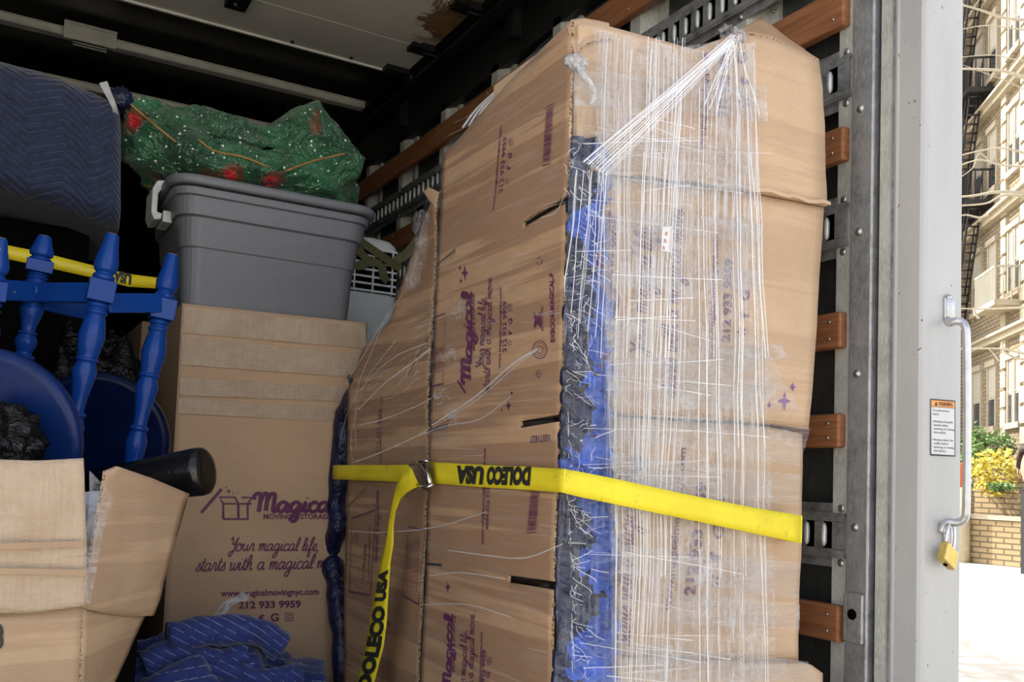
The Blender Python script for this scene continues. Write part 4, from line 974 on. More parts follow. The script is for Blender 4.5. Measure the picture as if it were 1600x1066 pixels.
for i in range(12): pr.put(icon_polys('line'), (.85, .06+i*.075), (.93, .06+i*.075), (.85, .09+i*.075), uvspace=True)
for i in range(3): pr.text('\u00a9\u00a5', (.35+i*.1, .05+i*.3), (.35+i*.1, .2+i*.3), (.1+i*.1, .05+i*.3), uvspace=True)
pr.done('red_print', t, REDP)

# ================================================================== LEFT SIDE LOAD
YT = 2.75
# tall wardrobe carton
TP_ = [aty(285, 474, YT), aty(380, 484, YT), aty(480, 495, YT), aty(574, 505, YT)]
TB_ = [Vector((p.x, YT, ZB+.003)) for p in TP_]; TB_[0].x = aty(250, 1060, YT).x
TP2 = Patch(TP_, TB_, warpc(.004, 3, 5))
t = thing('tall_carton', (.75, 3.0, ZB), 'tall kraft wardrobe carton with purple print, carrying the grey tub', 'carton')
b = MB(); solid(b, TP2, (0, .48, 0), 24, 40); link('body', b, CB, t)
pr = Print(TP2, .002)
pr.script('Magical', (398, 800), (524, 800), (398, 771), .36, .1); pr.text('MOVING & STORAGE', (411, 811), (517, 811), (411, 803), .03)
pr.icon('box', 368, 795, 50, 36); pr.put(icon_polys('line'), (312, 800), (344, 763), (316, 803)); pr.icon('star', 357, 768, 8, 9)
for q in ((353, 762), (364, 771), (371, 770)): pr.icon('star', q[0], q[1], 4, 4)
pr.script('Your magical life,', (357, 861), (498, 861), (357, 840), .19); pr.script('starts with a magical move...', (305, 893), (548, 887), (305, 870), .19)
pr.text('www.magicalmovingnyc.com', (345, 932), (498, 929), (345, 922), .03); pr.text('212 933 9959', (372, 951), (470, 949), (372, 940), .04)
pr.icon('burst', 388, 968, 13, 14); pr.glyph('f', 408, 967, 9, 13); pr.glyph('G', 429, 965, 13, 13); pr.icon('instagram', 452, 964, 13, 13)
pr.done('printed_lettering', t)
for (x0, y0, x1, y1, x2, y2, x3, y3) in ((288, 480, 570, 510, 572, 545, 286, 520), (284, 524, 560, 556, 556, 590, 283, 570), (281, 590, 555, 606, 550, 628, 281, 618), (279, 622, 545, 640, 543, 660, 278, 646)):
    b = MB(); q = Patch([TP2.p(*TP2.inv(x0, y0), .003), TP2.p(*TP2.inv(x1, y1), .003)], [TP2.p(*TP2.inv(x3, y3), .003), TP2.p(*TP2.inv(x2, y2), .003)], warpf(.002, 20, x0)); sheet(b, q, 12, 4)
    # tape turned round the left side
    a_, c_ = q.p(0, 1), q.p(0, 0); b.quad(a_, c_, c_+Vector((-.004, .3, 0)), a_+Vector((-.004, .3, 0))); link('packing_tape', b, film_tape if 'film_tape' in globals() else TAPE, t)
b = MB(); rnd = random.Random(5); pts = [(382, 925), (376, 935), (358, 940), (346, 955), (338, 968), (330, 975)]
for k_ in range(12): b.ribbon(crom([tuple(TP2.p(*TP2.inv(x+rnd.uniform(-8, 8), y+rnd.uniform(-5, 5)), .008+rnd.uniform(0, .01))) for x, y in pts], 3), .004, (0, -1, 0))
link('film_scrap', b, STRAND, t, kind='stuff')
# darker cartons behind it to the left
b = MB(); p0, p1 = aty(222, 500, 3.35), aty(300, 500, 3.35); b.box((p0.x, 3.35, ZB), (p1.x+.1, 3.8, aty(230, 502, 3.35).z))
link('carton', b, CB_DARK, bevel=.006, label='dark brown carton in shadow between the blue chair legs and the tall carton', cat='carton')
# grey storage tub with lid and pale latch
def rrect(cx, cy, w, d, r, n=6):
    P = []
    for sx_, sy_, a0 in ((1, 1, 0), (-1, 1, 90), (-1, -1, 180), (1, -1, 270)):
        for i in range(n+1): a = math.radians(a0+90*i/n); P.append((cx+sx_*(w/2-r)+r*math.cos(a), cy+sy_*(d/2-r)+r*math.sin(a)))
    return P
ZT = TP_[0].z+.004; yb = YT+.03; TD = .40
xl, xr = aty(286, 470, yb).x, aty(548, 498, yb).x; tcx = (xl+xr)/2; tw = xr-xl; zr = aty(300, 292, yb-.03).z
t = thing('storage_tub', (tcx, yb+TD/2, ZT), 'grey plastic storage tub with lid and pale latch, on the tall carton', 'storage tub')
b = MB(); R = []
lv = [(0, 0, .03, .04), (.02, -.0, .045, .05), (.50, .022, .055, .05), (.505, .030, .055, .05), (.76, .046, .06, .05), (.77, .066, .06, .05), (.93, .074, .06, .05), (.935, .092, .065, .055), (1.0, .096, .065, .055)]
for tt, ex, r_, _ in lv: R.append([b.v((x, y, ZT+(zr-ZT)*tt)) for x, y in rrect(tcx, yb+TD/2, tw+ex, TD+ex, r_)])
for i in range(len(R)-1):
    for j in range(len(R[0])):
        f = b.f([R[i][j], R[i][(j+1) % len(R[0])], R[i+1][(j+1) % len(R[0])], R[i+1][j]]); f.smooth = False
b.f(R[0][::-1]); b.f(R[-1]); link('body', b, TUBM, t, bevel=.003)
b = MB(); R = []
for dz, ex in ((.004, .118), (.010, .128), (.026, .128), (.032, .118), (.034, .09), (.026, .07)): R.append([b.v((x, y, zr+dz)) for x, y in rrect(tcx, yb+TD/2, tw+ex, TD+ex, .075)])
for i in range(len(R)-1):
    for j in range(len(R[0])): f = b.f([R[i][j], R[i][(j+1) % len(R[0])], R[i+1][(j+1) % len(R[0])], R[i+1][j]]); f.smooth = True
b.f(R[0][::-1]); b.f(R[-1]); link('lid', b, TUBM, t)
b = MB(); lx = tcx-(tw+.128)/2; ly = yb+.10
pr_ = [(.0, .034), (-.020, .030), (-.030, .010), (-.030, -.045), (-.022, -.062), (-.006, -.058), (-.004, -.045), (-.016, -.042), (-.016, 0), (-.006, .016)]
for y in (ly, ly+.12): R.append([b.v((lx+.012+x*1.2, y, zr+z*1.3)) for x, z in pr_])
A, B_2 = R[-2], R[-1]
for j in range(len(pr_)): b.f([A[j], A[(j+1) % len(pr_)], B_2[(j+1) % len(pr_)], B_2[j]])
b.f(A[::-1]); b.f(B_2); b.box((lx+.008, ly-.01, zr-.085), (lx+.035, ly+.10, zr-.05)); link('latch', b, LATCH, t, bevel=.003)
# green holiday fabric bag on the tub
t = thing('fabric_bag', (.70, 3.0, zr+.03), 'green holiday fabric bundle with white flakes and red flowers, heaped on the tub lid', 'fabric bag')
b = MB()
bc = aty(385, 250, 3.0)
def shp(p):
    # rises to a peak on the right, falls away on the left, rests on the lid
    q = p.copy(); k_ = math.exp(-((q.x-.89)/.10)**2)*.085 - math.exp(-((q.x-.70)/.09)**2)*.04 - math.exp(-((q.x-.52)/.10)**2)*.03
    if q.z > bc.z: q.z += k_
    q.z = max(q.z, zr+.036)
    q += Vector((0, .02*noise.noise(q*9), .012*noise.noise(q*14))); return q
b.blob((.685, 3.02, bc.z+.0), (.365, .19, .145), 40, .16, 3, 12, sq=.7, fn=shp); from mathutils.bvhtree import BVHTree
bvh = BVHTree.FromBMesh(b.bm); link('fabric', b, XMAS, t, smooth=True)
def onb(px, py): return aty(px, py, 2.825)
for pts in (((203, 162), (235, 190), (275, 222)), ((310, 219), (335, 236), (380, 246), (420, 262)), ((445, 268), (490, 252), (540, 240)), ((205, 285), (260, 296), (330, 300))):
    hit = [bvh.ray_cast(Vector(EYE), Vector(ray(*p)).normalized()) for p in crom([tuple(p) for p in pts], 8)]
    hit = [h[0]+h[1]*.0015 for h in hit if h[0]]
    if len(hit) > 2: b = MB(); b.tube(hit, .0035, 6); link('binding', b, GOLDT, t)
# portable air conditioner behind
YA = 3.25
t = thing('air_conditioner', (1.2, 3.35, ZB), 'white portable air conditioner with a dark louvred grille, wedged behind the tub', 'air conditioner')
pa = [(560, 366), (575, 366), (600, 369), (618, 375), (625, 390), (626, 430), (619, 470), (600, 500), (596, 1066)]
Pt = [aty(a, c, YA) for a, c in pa[:-1]]; xl_, xr_ = aty(520, 450, YA).x, aty(626, 430, YA).x; ztop = aty(575, 366, YA).z
b = MB()
R = []
for z, ins in ((ZB, .0), (ztop-.06, .0), (ztop-.03, .006), (ztop-.01, .02), (ztop, .045)):
    R.append([b.v((x, y, z)) for x, y in rrect((xl_+xr_)/2, YA+.15, xr_-xl_-2*ins, .30-2*ins, .05)])
for i in range(len(R)-1):
    for j in range(len(R[0])): f = b.f([R[i][j], R[i][(j+1) % len(R[0])], R[i+1][(j+1) % len(R[0])], R[i+1][j]]); f.smooth = True
b.f(R[0][::-1]); b.f(R[-1]); link('body', b, ACW, t)
g0, g1 = aty(545, 375, YA-.004), aty(619, 457, YA-.004); gz0, gz1 = aty(580, 458, YA).z, aty(580, 388, YA).z
b = MB(); b.box((aty(540, 420, YA).x, YA-.003, gz0), (g1.x, YA+.02, gz1)); link('grille_recess', b, DARKM, t, bevel=.002)
b = MB()
for i in range(7): z = gz0+(gz1-gz0)*(i+.1)/6.4; b.box((g0.x, YA-.010, z), (g1.x-.004, YA-.002, z+.0075))
for px in (553, 582, 612): x = aty(px, 420, YA).x; b.box((x-.003, YA-.012, gz0), (x+.003, YA-.003, gz1))
link('louvre', b, ACW, t)
t = thing('ribbon', aty(580, 420, YA-.02), 'olive ribbon tangled across the air conditioner grille', 'ribbon'); b = MB()
for pts in (((552, 368), (575, 385), (600, 402), (626, 420)), ((552, 372), (562, 392), (574, 408), (560, 416)), ((555, 417), (575, 410), (598, 412)), ((618, 408), (636, 396), (655, 372)), ((596, 412), (600, 432), (606, 440))):
    b.ribbon(crom([tuple(aty(p, c, YA-.022)) for p, c in pts], 5), .034, (0, -1, .2))
link('bow', b, RIBBON, t)
# blue quilted bundle upper left on a dark stack
b = MB(); b.box((-.50, 3.15, ZB), (.25, 3.7, 2.33)); link('added_dark_cabinet', b, DARKM, bevel=.01, label='added black shape filling the deep shadow under the quilted bundle', cat='furniture')  # added support; its black colour stands in for the deep shadow
t = thing('quilted_bundle', (-.05, 3.2, 2.33), 'large item under a navy zigzag-quilted moving blanket, upper left, tape at its corner', 'wrapped bundle')
YB = 2.9; zz = lambda px, py: aty(px, py, YB)
b = MB()
tb = [zz(-160, 62), zz(-60, 60), zz(0, 73), zz(60, 90), zz(120, 112), zz(160, 132), zz(186, 142), zz(203, 160)]
bb = [zz(-160, 240), zz(-60, 262), zz(0, 288), zz(60, 306), zz(120, 327), zz(160, 344), zz(190, 352), zz(200, 340)]
QP = Patch(tb, bb, warpc(.018, 5, 7))
def curvy(u): return 0 if u < .8 else ((u-.8)/.2)**2*.22
n1, n2 = 40, 24; G = []
for i in range(n1+1):
    u = i/n1; row = []
    for j in range(n2+1):
        v_ = j/n2; p = QP.p(u, v_); p.y += curvy(u)+.10*max(0, (v_-.82)/.18)**2+.05*max(0, (.12-v_)/.12)**2; row.append(b.v(p))
    G.append(row)
back = [[b.v((G[i][j].co.x, 3.5, G[i][j].co.z+(.10 if j == n2 else 0))) for j in (0, n2)] for i in range(n1+1)]
Wd = 1.0
for i in range(n1):
    for j in range(n2): f = b.f([G[i][j], G[i+1][j], G[i+1][j+1], G[i][j+1]], 0, [(a*Wd, c*.5) for a, c in ((i/n1, j/n2), ((i+1)/n1, j/n2), ((i+1)/n1, (j+1)/n2), (i/n1, (j+1)/n2))]); f.smooth = True
    q4 = [(i/n1, 0), ((i+1)/n1, 0), ((i+1)/n1, .6), (i/n1, .6)]; b.f([G[i][n2], G[i+1][n2], back[i+1][1], back[i][1]], 0, q4); b.f([G[i][0], G[i+1][0], back[i+1][0], back[i][0]], 0, q4)
for i in (0, n1): b.f([G[i][j] for j in range(n2+1)]+[back[i][1], back[i][0]])
link('moving_blanket', b, QUILT, t)
b = MB(); b.ribbon(crom([tuple(zz(x, y)+Vector((0, -.02+dy, 0))) for x, y, dy in ((160, 132, 0), (168, 150, 0), (177, 170, .0), (185, 188, .04))], 5), .024, (0, -1, 0), wf=lambda s_: 1-.6*s_); link('tape_strip', b, STRAND, t)
b = MB(); b.blob(zz(190, 150)+Vector((.0, .04, .0)), (.038, .05, .035), 12, .3, 3, 2); link('blanket_corner', b, PADM, t, smooth=True)
# yellow strap on the far track
t = thing('cam_strap', aty(120, 410, 2.72), 'yellow strap crossing behind the blue chair legs, lettering at its end', 'cam strap')
SP = Patch([aty(-20, 377, 2.62), aty(60, 393, 2.64), aty(150, 416, 2.66), aty(200, 428, 2.68), aty(262, 436, 2.72)], [aty(-20, 398, 2.62), aty(60, 415, 2.64), aty(150, 435, 2.66), aty(200, 448, 2.68), aty(262, 452, 2.72)])
b = MB(); sheet(b, SP, 20, 2, thick=.002); link('webbing', b, (YELT, YELT), t)
pr = Print(SP, .002); pr.text('USA', (206, 429), (178, 423), (204, 445), .06); pr.done('printed_lettering', t, BLACKINK)
# upturned blue chair with turned legs
def turned_leg(A, B, parent, rad=.0245, name='leg'):
    prof = [(0, .55), (.015, .62), (.06, .75), (.13, 1.05), (.16, 1.0), (.175, .7), (.185, .95), (.20, .95), (.205, .8)]
    blk0, blk1 = .205, .30
    prof2 = [(.30, .8), (.315, 1.0), (.33, .7), (.345, .98), (.36, .75), (.38, .9), (.45, 1.15), (.52, .95), (.545, .80), (.55, 1.0), (.56, .95), (.565, .80), (.60, 1.05), (.66, .9), (.72, .70), (.78, .60), (.785, .85), (.80, .85), (.805, .68), (.85, .98), (.90, .9), (.95, .65), (.97, .70), (.975, .95), (1, 1.0)]
    b = MB(); A, B = Vector(A), Vector(B)
    b.lathe(A, B, [(q, r*rad) for q, r in prof], 18); b.lathe(A, B, [(q, r*rad) for q, r in prof2], 18)
    d = (B-A); ax = d.normalized(); s1 = Vector((1, 0, 0)); s1 = (s1-ax*s1.dot(ax)).normalized(); s2 = ax.cross(s1); h = rad*1.12
    c0 = A+d*blk0; b.obox(c0-s1*h-s2*h, s1*2*h, s2*2*h, d*(blk1-blk0))
    o = link(name, b, BLUEP, parent, bevel=.004)
    c = MB(); c.lathe(A-ax*.001, A+ax*.008, [(0, .40*rad), (.2, .53*rad), (1, .60*rad)], 14); link('worn_tip', c, BAREW, o); return A+d*.25, B
YC = 2.28
t = thing('blue_chair', (.15, 2.35, 1.5), 'glossy blue turned-leg chair, upside down with its legs in the air', 'chair')
legs = {}
for key, a, bq, ya, yb_ in (('A', (70, 369), (36, 560), YC+.04, YC+.06), ('B', (176, 366), (103, 722), YC-.10, YC-.06), ('C', (270, 398), (203, 742), YC+.0, YC+.02), ('Z', (0, 372), (-52, 700), YC-.16, YC-.12)):
    legs[key] = turned_leg(aty(*a, ya), aty(*bq, yb_), t, 0.0245)
def rail(p, q, h=.022, w=.012):
    b = MB(); d = q-p; up = Vector((0, 0, 1)); s_ = d.cross(up).normalized(); up = s_.cross(d).normalized(); b.obox(p-up*h-s_*w, d, up*2*h, s_*2*w); link('stretcher', b, BLUEP, t, bevel=.003)
rail(aty(-40, 452, YC-.1), aty(60, 456, YC+.05)); rail(aty(50, 458, YC+.05), aty(165, 458, YC-.10)); rail(aty(165, 474, YC-.08), aty(262, 474, YC+.0)); rail(aty(62, 472, YC+.06), aty(150, 492, YC+.10), .018)
b = MB(); sc_ = aty(150, 752, YC+.03); b.lathe(sc_+Vector((-.02, .0, -.03)), sc_+Vector((-.02, 0, .012)), [(0, .12), (.3, .14), (.8, .14), (1, .13)], 40); link('seat', b, BLUEP, t)
def round_seat(cx, cy, y, R_, tilt, mat_, lab, th=.035):
    c0 = aty(cx, cy, y); ax = Vector(tilt).normalized(); tt = thing('blue_stool', c0, lab, 'stool'); b = MB()
    b.lathe(c0, c0+ax*th, [(0, R_*.9), (0.05, R_*.965), (.3, R_), (.8, R_), (1, R_*.96)], 56); link('seat', b, mat_, tt)
    b = MB()
    for k_ in range(4):
        a = k_*math.pi/2+.6; u_ = ax.orthogonal().normalized(); w_ = ax.cross(u_); p = c0+(u_*math.cos(a)+w_*math.sin(a))*R_*.6+ax*th*.9
    b.tube([c0+ax*th*.9, c0+ax*(th+.10)], R_*.28, 20); link('pedestal', b, mat_, tt); return tt, c0, ax
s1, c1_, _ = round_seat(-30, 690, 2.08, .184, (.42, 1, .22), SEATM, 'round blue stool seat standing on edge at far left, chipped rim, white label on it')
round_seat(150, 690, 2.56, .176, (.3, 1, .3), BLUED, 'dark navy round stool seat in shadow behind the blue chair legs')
t = thing('paper_tag', aty(8, 645, 2.10), 'small white paper tag stuck on the round blue seat', 'tag')
b = MB(); b.hexa([aty(a, c, y) for y in (2.108, 2.106) for a, c in ((-6, 651), (21, 650), (17, 631), (-6, 636))]); link('paper', b, PAPERW, t)
pr = Print(Patch([aty(-6, 636, 2.1055), aty(17, 631, 2.1055)], [aty(-6, 651, 2.1055), aty(21, 650, 2.1055)]), .0006); pr.icon('burst', 7, 642, 10, 11); pr.done('grey_mark', t, STEEL)
# bin bags
b = MB(); q = aty(2, 700, 1.98); b.blob(q, (.075, .07, .085), 22, .28, 3, 6, fn=None); link('bin_bag', b, BAG, smooth=True, label='crumpled glossy black plastic bag at the far left, in front of the round blue seat', cat='plastic bag')
b = MB(); q = aty(150, 560, 2.95); q.z = (ZB+1.98)/2; b.blob(q, (.16, .14, (1.98-ZB)/2), 26, .22, 3, 9, sq=.8); link('bin_bag', b, BAG, smooth=True, label='tall black plastic bag in shadow behind the blue chair', cat='plastic bag')
# black wrapped tube
t = thing('black_tube', aty(260, 740, 2.3), 'thick black-wrapped tube lying across the worn carton', 'tube')
b = MB(); A = aty(130, 765, 2.16); Bt = aty(326, 735, 1.99); b.lathe(A, Bt, [(0, .038), (.5, .044), (.93, .0515), (.97, .0495), (.99, .042), (1, .028)], 32); link('wrap', b, BLKT, t)
b = MB(); A = aty(150, 776, 1.93); b.lathe(A, A+Vector((.01, .05, -.16)), [(0, .032), (.03, .035), (1, .035)], 24); link('paper_roll', b, PAPERW, label='white paper roll end poking up between the worn carton halves', cat='paper roll')
# worn carton at lower left: sleeve over a base, tape covered front
YW = 1.72; w1, w2 = 1.74, 1.98
t = thing('worn_carton', (.14, 1.85, ZB), 'worn kraft carton in the lower left corner, tape-covered front and flared side flap', 'carton')
b = MB()
fl = lambda px, py, y=YW: aty(px, py, y)
P = Patch([fl(-140, 715), fl(-40, 717), fl(60, 720), fl(131, 716)], [fl(-140, 962), fl(-40, 960), fl(60, 957), fl(138, 947)], warpc(.006, 7, 3)); sheet(b, P, 20, 20, thick=.006); link('upper_front', b, (TAPE, EDGE), t)
b = MB(); P = Patch([fl(-140, 960, YW+.02), fl(0, 957, YW+.02), fl(129, 946, YW+.02)], [Vector((fl(-140, 960).x, YW+.02, ZB+.01)), Vector((fl(0, 960).x, YW+.02, ZB+.01)), Vector((fl(127, 1066, YW+.02).x, YW+.02, ZB+.01))], warpc(.004, 6, 2)); sheet(b, P, 16, 14, thick=.006); link('lower_front', b, (CB_OLD, EDGE), t)
PB = P
b = MB(); P = Patch([fl(163, 737, YW+.03), fl(182, 729, YW+.04), fl(240, 748, YW+.10), fl(296, 772, YW+.20)], [fl(130, 950, YW+.005), fl(160, 958, YW+.05), fl(205, 964, YW+.13), fl(240, 962, YW+.20)], warpc(.008, 7, 5)); sheet(b, P, 18, 18, thick=.006); link('side_flap', b, (CB_OLD, EDGE), t)
b = MB(); Q = [fl(296, 772, YW+.20), fl(240, 962, YW+.20)]; b.quad(Q[0], Q[1], Q[1]+Vector((.01, .3, 0)), Q[0]+Vector((.02, .3, -.02))); P = Patch([fl(129, 948, YW+.022), fl(180, 958, YW+.10), fl(229, 962, YW+.20)], [fl(127, 1110, YW+.022), fl(148, 1110, YW+.10), fl(160, 1110, YW+.20)], warpc(.003, 7, 8)); sheet(b, P, 12, 14, thick=.006)
link('lower_side', b, (CB_OLD, EDGE), t)
b = MB(); P2 = Patch([fl(140, 735, YW-.004), fl(175, 775, YW+.01)], [fl(133, 935, YW-.006), fl(140, 948, YW+.0)], warpc(.006, 14, 8)); sheet(b, P2, 8, 16); link('loose_tape', b, FILMH, t)
b = MB(); P3 = Patch([fl(205, 765, YW+.06), fl(268, 790, YW+.14)], [fl(170, 940, YW+.04), fl(232, 955, YW+.16)], warpc(.006, 14, 8)); sheet(b, P3, 8, 16); link('loose_tape', b, FILML, t)
pr = Print(PB, .002); pr.text('8', (-12, 1010), (6, 1010), (-12, 976), .08); pr.done('printed_digit', t, BLACKINK)
for (a, c) in (((0, 854), (130, 850)), ((0, 893), (135, 895))):
    b = MB(); p_, q_ = fl(*a, YW-.012), fl(*c, YW-.012); b.ribbon(crom([tuple(fl(-100, a[1]+2, YW-.012)), tuple(p_), tuple(q_)], 6), .010, (0, -1, 0)); link('tape_edge', b, CB_OLD, t)
# heap of blue quilted blanket on the floor
t = thing('moving_blanket', (.6, 2.35, ZB), 'crumpled bright blue quilted moving blanket heaped at the foot of the tall carton', 'moving blanket')
b = MB(); b.blob((.515, 2.42, 1.02), (.26, .18, .15), 48, .45, 1.7, 21, sq=.85, fn=lambda p: Vector((p.x, p.y, max(p.z, ZB+.002)))+Vector((0, 0, .03*noise.noise(p*7))))
b.blob((.40, 2.32, 1.02), (.16, .16, .13), 30, .4, 1.8, 5, sq=.8, fn=lambda p: Vector((p.x, p.y, max(p.z, ZB+.002)))); link('quilt_cloth', b, QUILTB, t, smooth=True)
b = MB()
for pts, r in ((((262, 985), (330, 975), (400, 978), (440, 1000)), .036), (((225, 1030), (270, 1010), (340, 1022), (385, 1012)), .028), (((300, 1045), (350, 1035), (400, 1050), (470, 1045)), .03)):
    b.tube(crom([tuple(aty(p[0], p[1]+10, 2.26)) for p in pts], 6), r, 12)
for v_ in b.bm.verts: v_.co += Vector((0, 0, .01))*noise.noise(v_.co*20)
for f in b.bm.faces:
    for l in f.loops: l[b.uv].uv = (l.vert.co.x*1.0, l.vert.co.z*1.2+l.vert.co.x*.8)
link('rolled_hem', b, QUILTB, t, smooth=True)
b = MB(); b.box((-.45, 2.02, ZB), (.30, 2.68, 1.495)); link('added_dark_crate', b, DARKM, bevel=.01, label='added black crate filling the deep shadow under the blue chair, beside the worn carton', cat='crate')  # added under the stools, coloured black as the shadow there

# ================================================================== STREET BEYOND THE POST
AZ = math.radians(40); UU = Vector((math.sin(AZ), math.cos(AZ), 0)); NN = Vector((-UU.y, UU.x, 0)); DF = 9.0
def fpt(s_, z, o=0): return UU*(s_-1.1)-NN*(DF-o)+Vector((0, 0, z))
def fbox(b, s0, s1, z0, z1, o0, o1, k=None): b.obox(fpt(s0, z0, o0), UU*(s1-s0), NN*(o1-o0), Vector((0, 0, z1-z0)), k)
bd = thing('apartment_building', fpt(29, 0), 'tan brick apartment building with pale window surrounds and balconies, beyond the post', 'building')
b = MB(); fbox(b, 20, 60, 0, 26, -6, 0); link('brick_wall', b, BRK, bd)
# quoin blocks: pier at px 1578-1600 and at 1550
b = MB()
for s0, s1 in ((26.75, 27.25), (28.35, 28.75)):
    z = .3
    while z < 25: fbox(b, s0, s1, z, z+.44, 0, .10); z += .54
for s0 in (25.6,): fbox(b, s0, s0+.9, 0, 25, 0, .22)
link('quoin', b, STONE, bd)
FL = [3.6, 7.2, 10.6, 14.0, 17.4]
for k_, z in enumerate(FL):
    for s0, s1 in ((27.40, 27.72), (27.92, 28.24), (29.3, 29.9), (30.6, 31.3)):
        fr_ = MB(); h = 1.75
        fbox(fr_, s0-.08, s0, z-.05, z+h+.1, 0, .07); fbox(fr_, s1, s1+.08, z-.05, z+h+.1, 0, .07); fbox(fr_, s0-.12, s1+.12, z+h, z+h+.16, 0, .12); fbox(fr_, s0-.12, s1+.12, z-.16, z, 0, .14)
        w_ = link('window', fr_, STONE, bd)
        gl = MB(); fbox(gl, s0, s1, z, z+h, .005, .02); link('pane', gl, GLASSM, w_)
        sb = MB(); fbox(sb, s0, s1, z+h*.45, z+h, .02, .035); fbox(sb, s0, s1, z+h*.5-.03, z+h*.5+.03, .03, .05); link('blind', sb, BLINDM, w_)
    c = MB(); fbox(c, 25.6, 34, z+2.35, z+2.5, 0, .22); fbox(c, 25.6, 34, z+2.5, z+2.58, 0, .34); link('cornice', c, STONE, bd)
# balcony with rail
for z, s0, s1 in ((6.85, 27.2, 28.9), (10.3, 29.6, 31.8), (13.7, 29.6, 31.8)):
    sl_ = MB(); fbox(sl_, s0, s1, z-.15, z, 0, .75); bl = link('balcony', sl_, STONE if z < 8 else IRON, bd)
    rl = MB(); fbox(rl, s0, s1, z+.86, z+.92, .70, .74)
    n_ = int((s1-s0)/.11)
    for i in range(n_+1): fbox(rl, s0+i*.11, s0+i*.11+.03, z, z+.9, .70, .73)
    for o_ in (0.1, .3, .5): fbox(rl, s0, s0+.03, z, z+.9, o_, o_+.03)
    fbox(rl, s0, s0+.03, z+.86, z+.92, 0, .72); link('railing', rl, IRON if z > 8 else BLINDM, bl)
fe = MB()
for z in (10.3, 13.7, 17):
    for i in range(14): fe.tube([fpt(31.3-i*.12, z-3.3+i*.235, .3), fpt(31.3-i*.12, z-3.3+i*.235, .62)], .03, 4)
    for o_ in (.3, .62): fe.tube([fpt(31.3, z-3.3, o_), fpt(29.7, z, o_)], .035, 4); fe.tube([fpt(31.3, z-2.5, o_), fpt(29.7, z+.8, o_)], .025, 4)
link('fire_escape_stair', fe, IRON, bd)
# projecting wing further along that shades part of the facade
b = MB(); fbox(b, 31.7, 44, 0, 26, .01, 7.4); link('projecting_wing', b, BRK, bd)
for me in ('brick_wall', 'projecting_wing'):
    pass
# low brick wall / planter with coping
pb = atz(1505, 883, 0.0); 
def lw(px, z, o=0): r = ray(px, 800)[:2]; return r
b = MB(); a_, c_ = atz(1460, 874, 0), atz(1690, 897, 0); d_ = (c_-a_); n_ = Vector((-d_.y, d_.x, 0)).normalized()
if n_.dot(a_) < 0: n_ = -n_
L_ = d_.length; zt = 1.05
V = b.obox(a_, d_, n_*.4, (0, 0, zt)); link('garden_wall', b, BRKW, label='low tan brick garden wall at the edge of the sunlit pavement', cat='wall')
b = MB(); b.obox(a_-n_*.04+Vector((0, 0, zt)), d_, n_*.48, (0, 0, .10)); link('wall_coping', b, STONE, label='pale stone coping along the low garden wall', cat='coping')
b = MB(); p0 = atz(1490, 876, 0)+n_*.9; d2 = d_.normalized(); b.obox(p0, d2*1.35, n_*1.0, (0, 0, 2.05)); link('brick_planter', b, BRKW, label='square tan brick planter holding yellow shrubs, behind the garden wall', cat='planter')
rnd = random.Random(4)
def shrub(c, r, n, ms, lab, seed, size=.10, stem=0):
    tt = thing('shrub', (c[0], c[1], c[2]-r[2]-stem), lab, 'shrub'); b = MB(); rn = random.Random(seed)
    for i in range(n):
        d = Vector((rn.gauss(0, 1), rn.gauss(0, 1), rn.gauss(0, 1))).normalized()*rn.uniform(.45, 1); p = Vector(c)+Vector((d.x*r[0], d.y*r[1], d.z*r[2]))
        a = Vector((rn.uniform(-1, 1), rn.uniform(-1, 1), rn.uniform(-.4, 1))).normalized(); q = a.orthogonal().normalized()*size*.4; a = a*size*rn.uniform(.6, 1.2)
        b.quad(p, p+a*.5+q, p+a, p+a*.5-q)
    link('foliage', b, ms, tt)
    b = MB(); rn = random.Random(seed+1)
    for i in range(5): q = Vector(c)+Vector((rn.uniform(-.6, .6)*r[0], rn.uniform(-.6, .6)*r[1], rn.uniform(0, .6)*r[2])); b.tube([Vector((c[0]+rn.uniform(-.05, .05), c[1], c[2]-r[2]*.5-stem)), q], .012, 5)
    link('stem', b, BARK, tt)
def atd(px, py, d): r = ray(px, py); return Vector(EYE+r/np.linalg.norm(r[:2])*d)
shrub(atd(1556, 738, 25.5), (.75, .6, .62), 900, LEAFY, 'bright yellow-green shrub in the brick planter', 3, .12)
shrub(atd(1522, 728, 26.2), (.35, .4, .7), 500, LEAF, 'green shrub partly behind the grab handle', 5, .12)
shrub(atd(1560, 700, 27.5), (.55, .4, .45), 500, LEAF, 'dark green conifer against the shaded facade, above the yellow shrub', 9, .12, 1)
shrub(atd(1524, 690, 27.8), (.35, .4, .5), 400, LEAF, 'dark green conifer beside the post, behind the handle', 14, .12, 1)
shrub(atd(1563, 762, 24.2), (.35, .3, .10), 260, LEAF, 'low bright green grass tuft on the planter edge', 16, .10, 0)
b = MB(); q = atd(1502, 742, 24.6); b.lathe(q-Vector((0, 0, .30)), q+Vector((0, 0, .28)), [(0, .13), (.85, .19), (.86, .215), (1, .215)], 20); b.lathe(q-Vector((0, 0, q.z)), q-Vector((0, 0, .30)), [(0, .2), (1, .2)], 12, 1); link('flower_pot', b, (TERRA, STONE), label='terracotta pot on a stone foot at the edge of the white post', cat='flower pot')
b = MB(); q = atd(1595, 790, 22.2); b.obox((q.x, q.y, 0), d2*.14, n_*.14, (0, 0, 1.75)); b.obox((q.x-.03, q.y-.03, 1.75), d2*.2, n_*.2, (0, 0, .08)); link('gate_post', b, IRON, label='dark iron gate post by the garden wall at the right edge', cat='post')
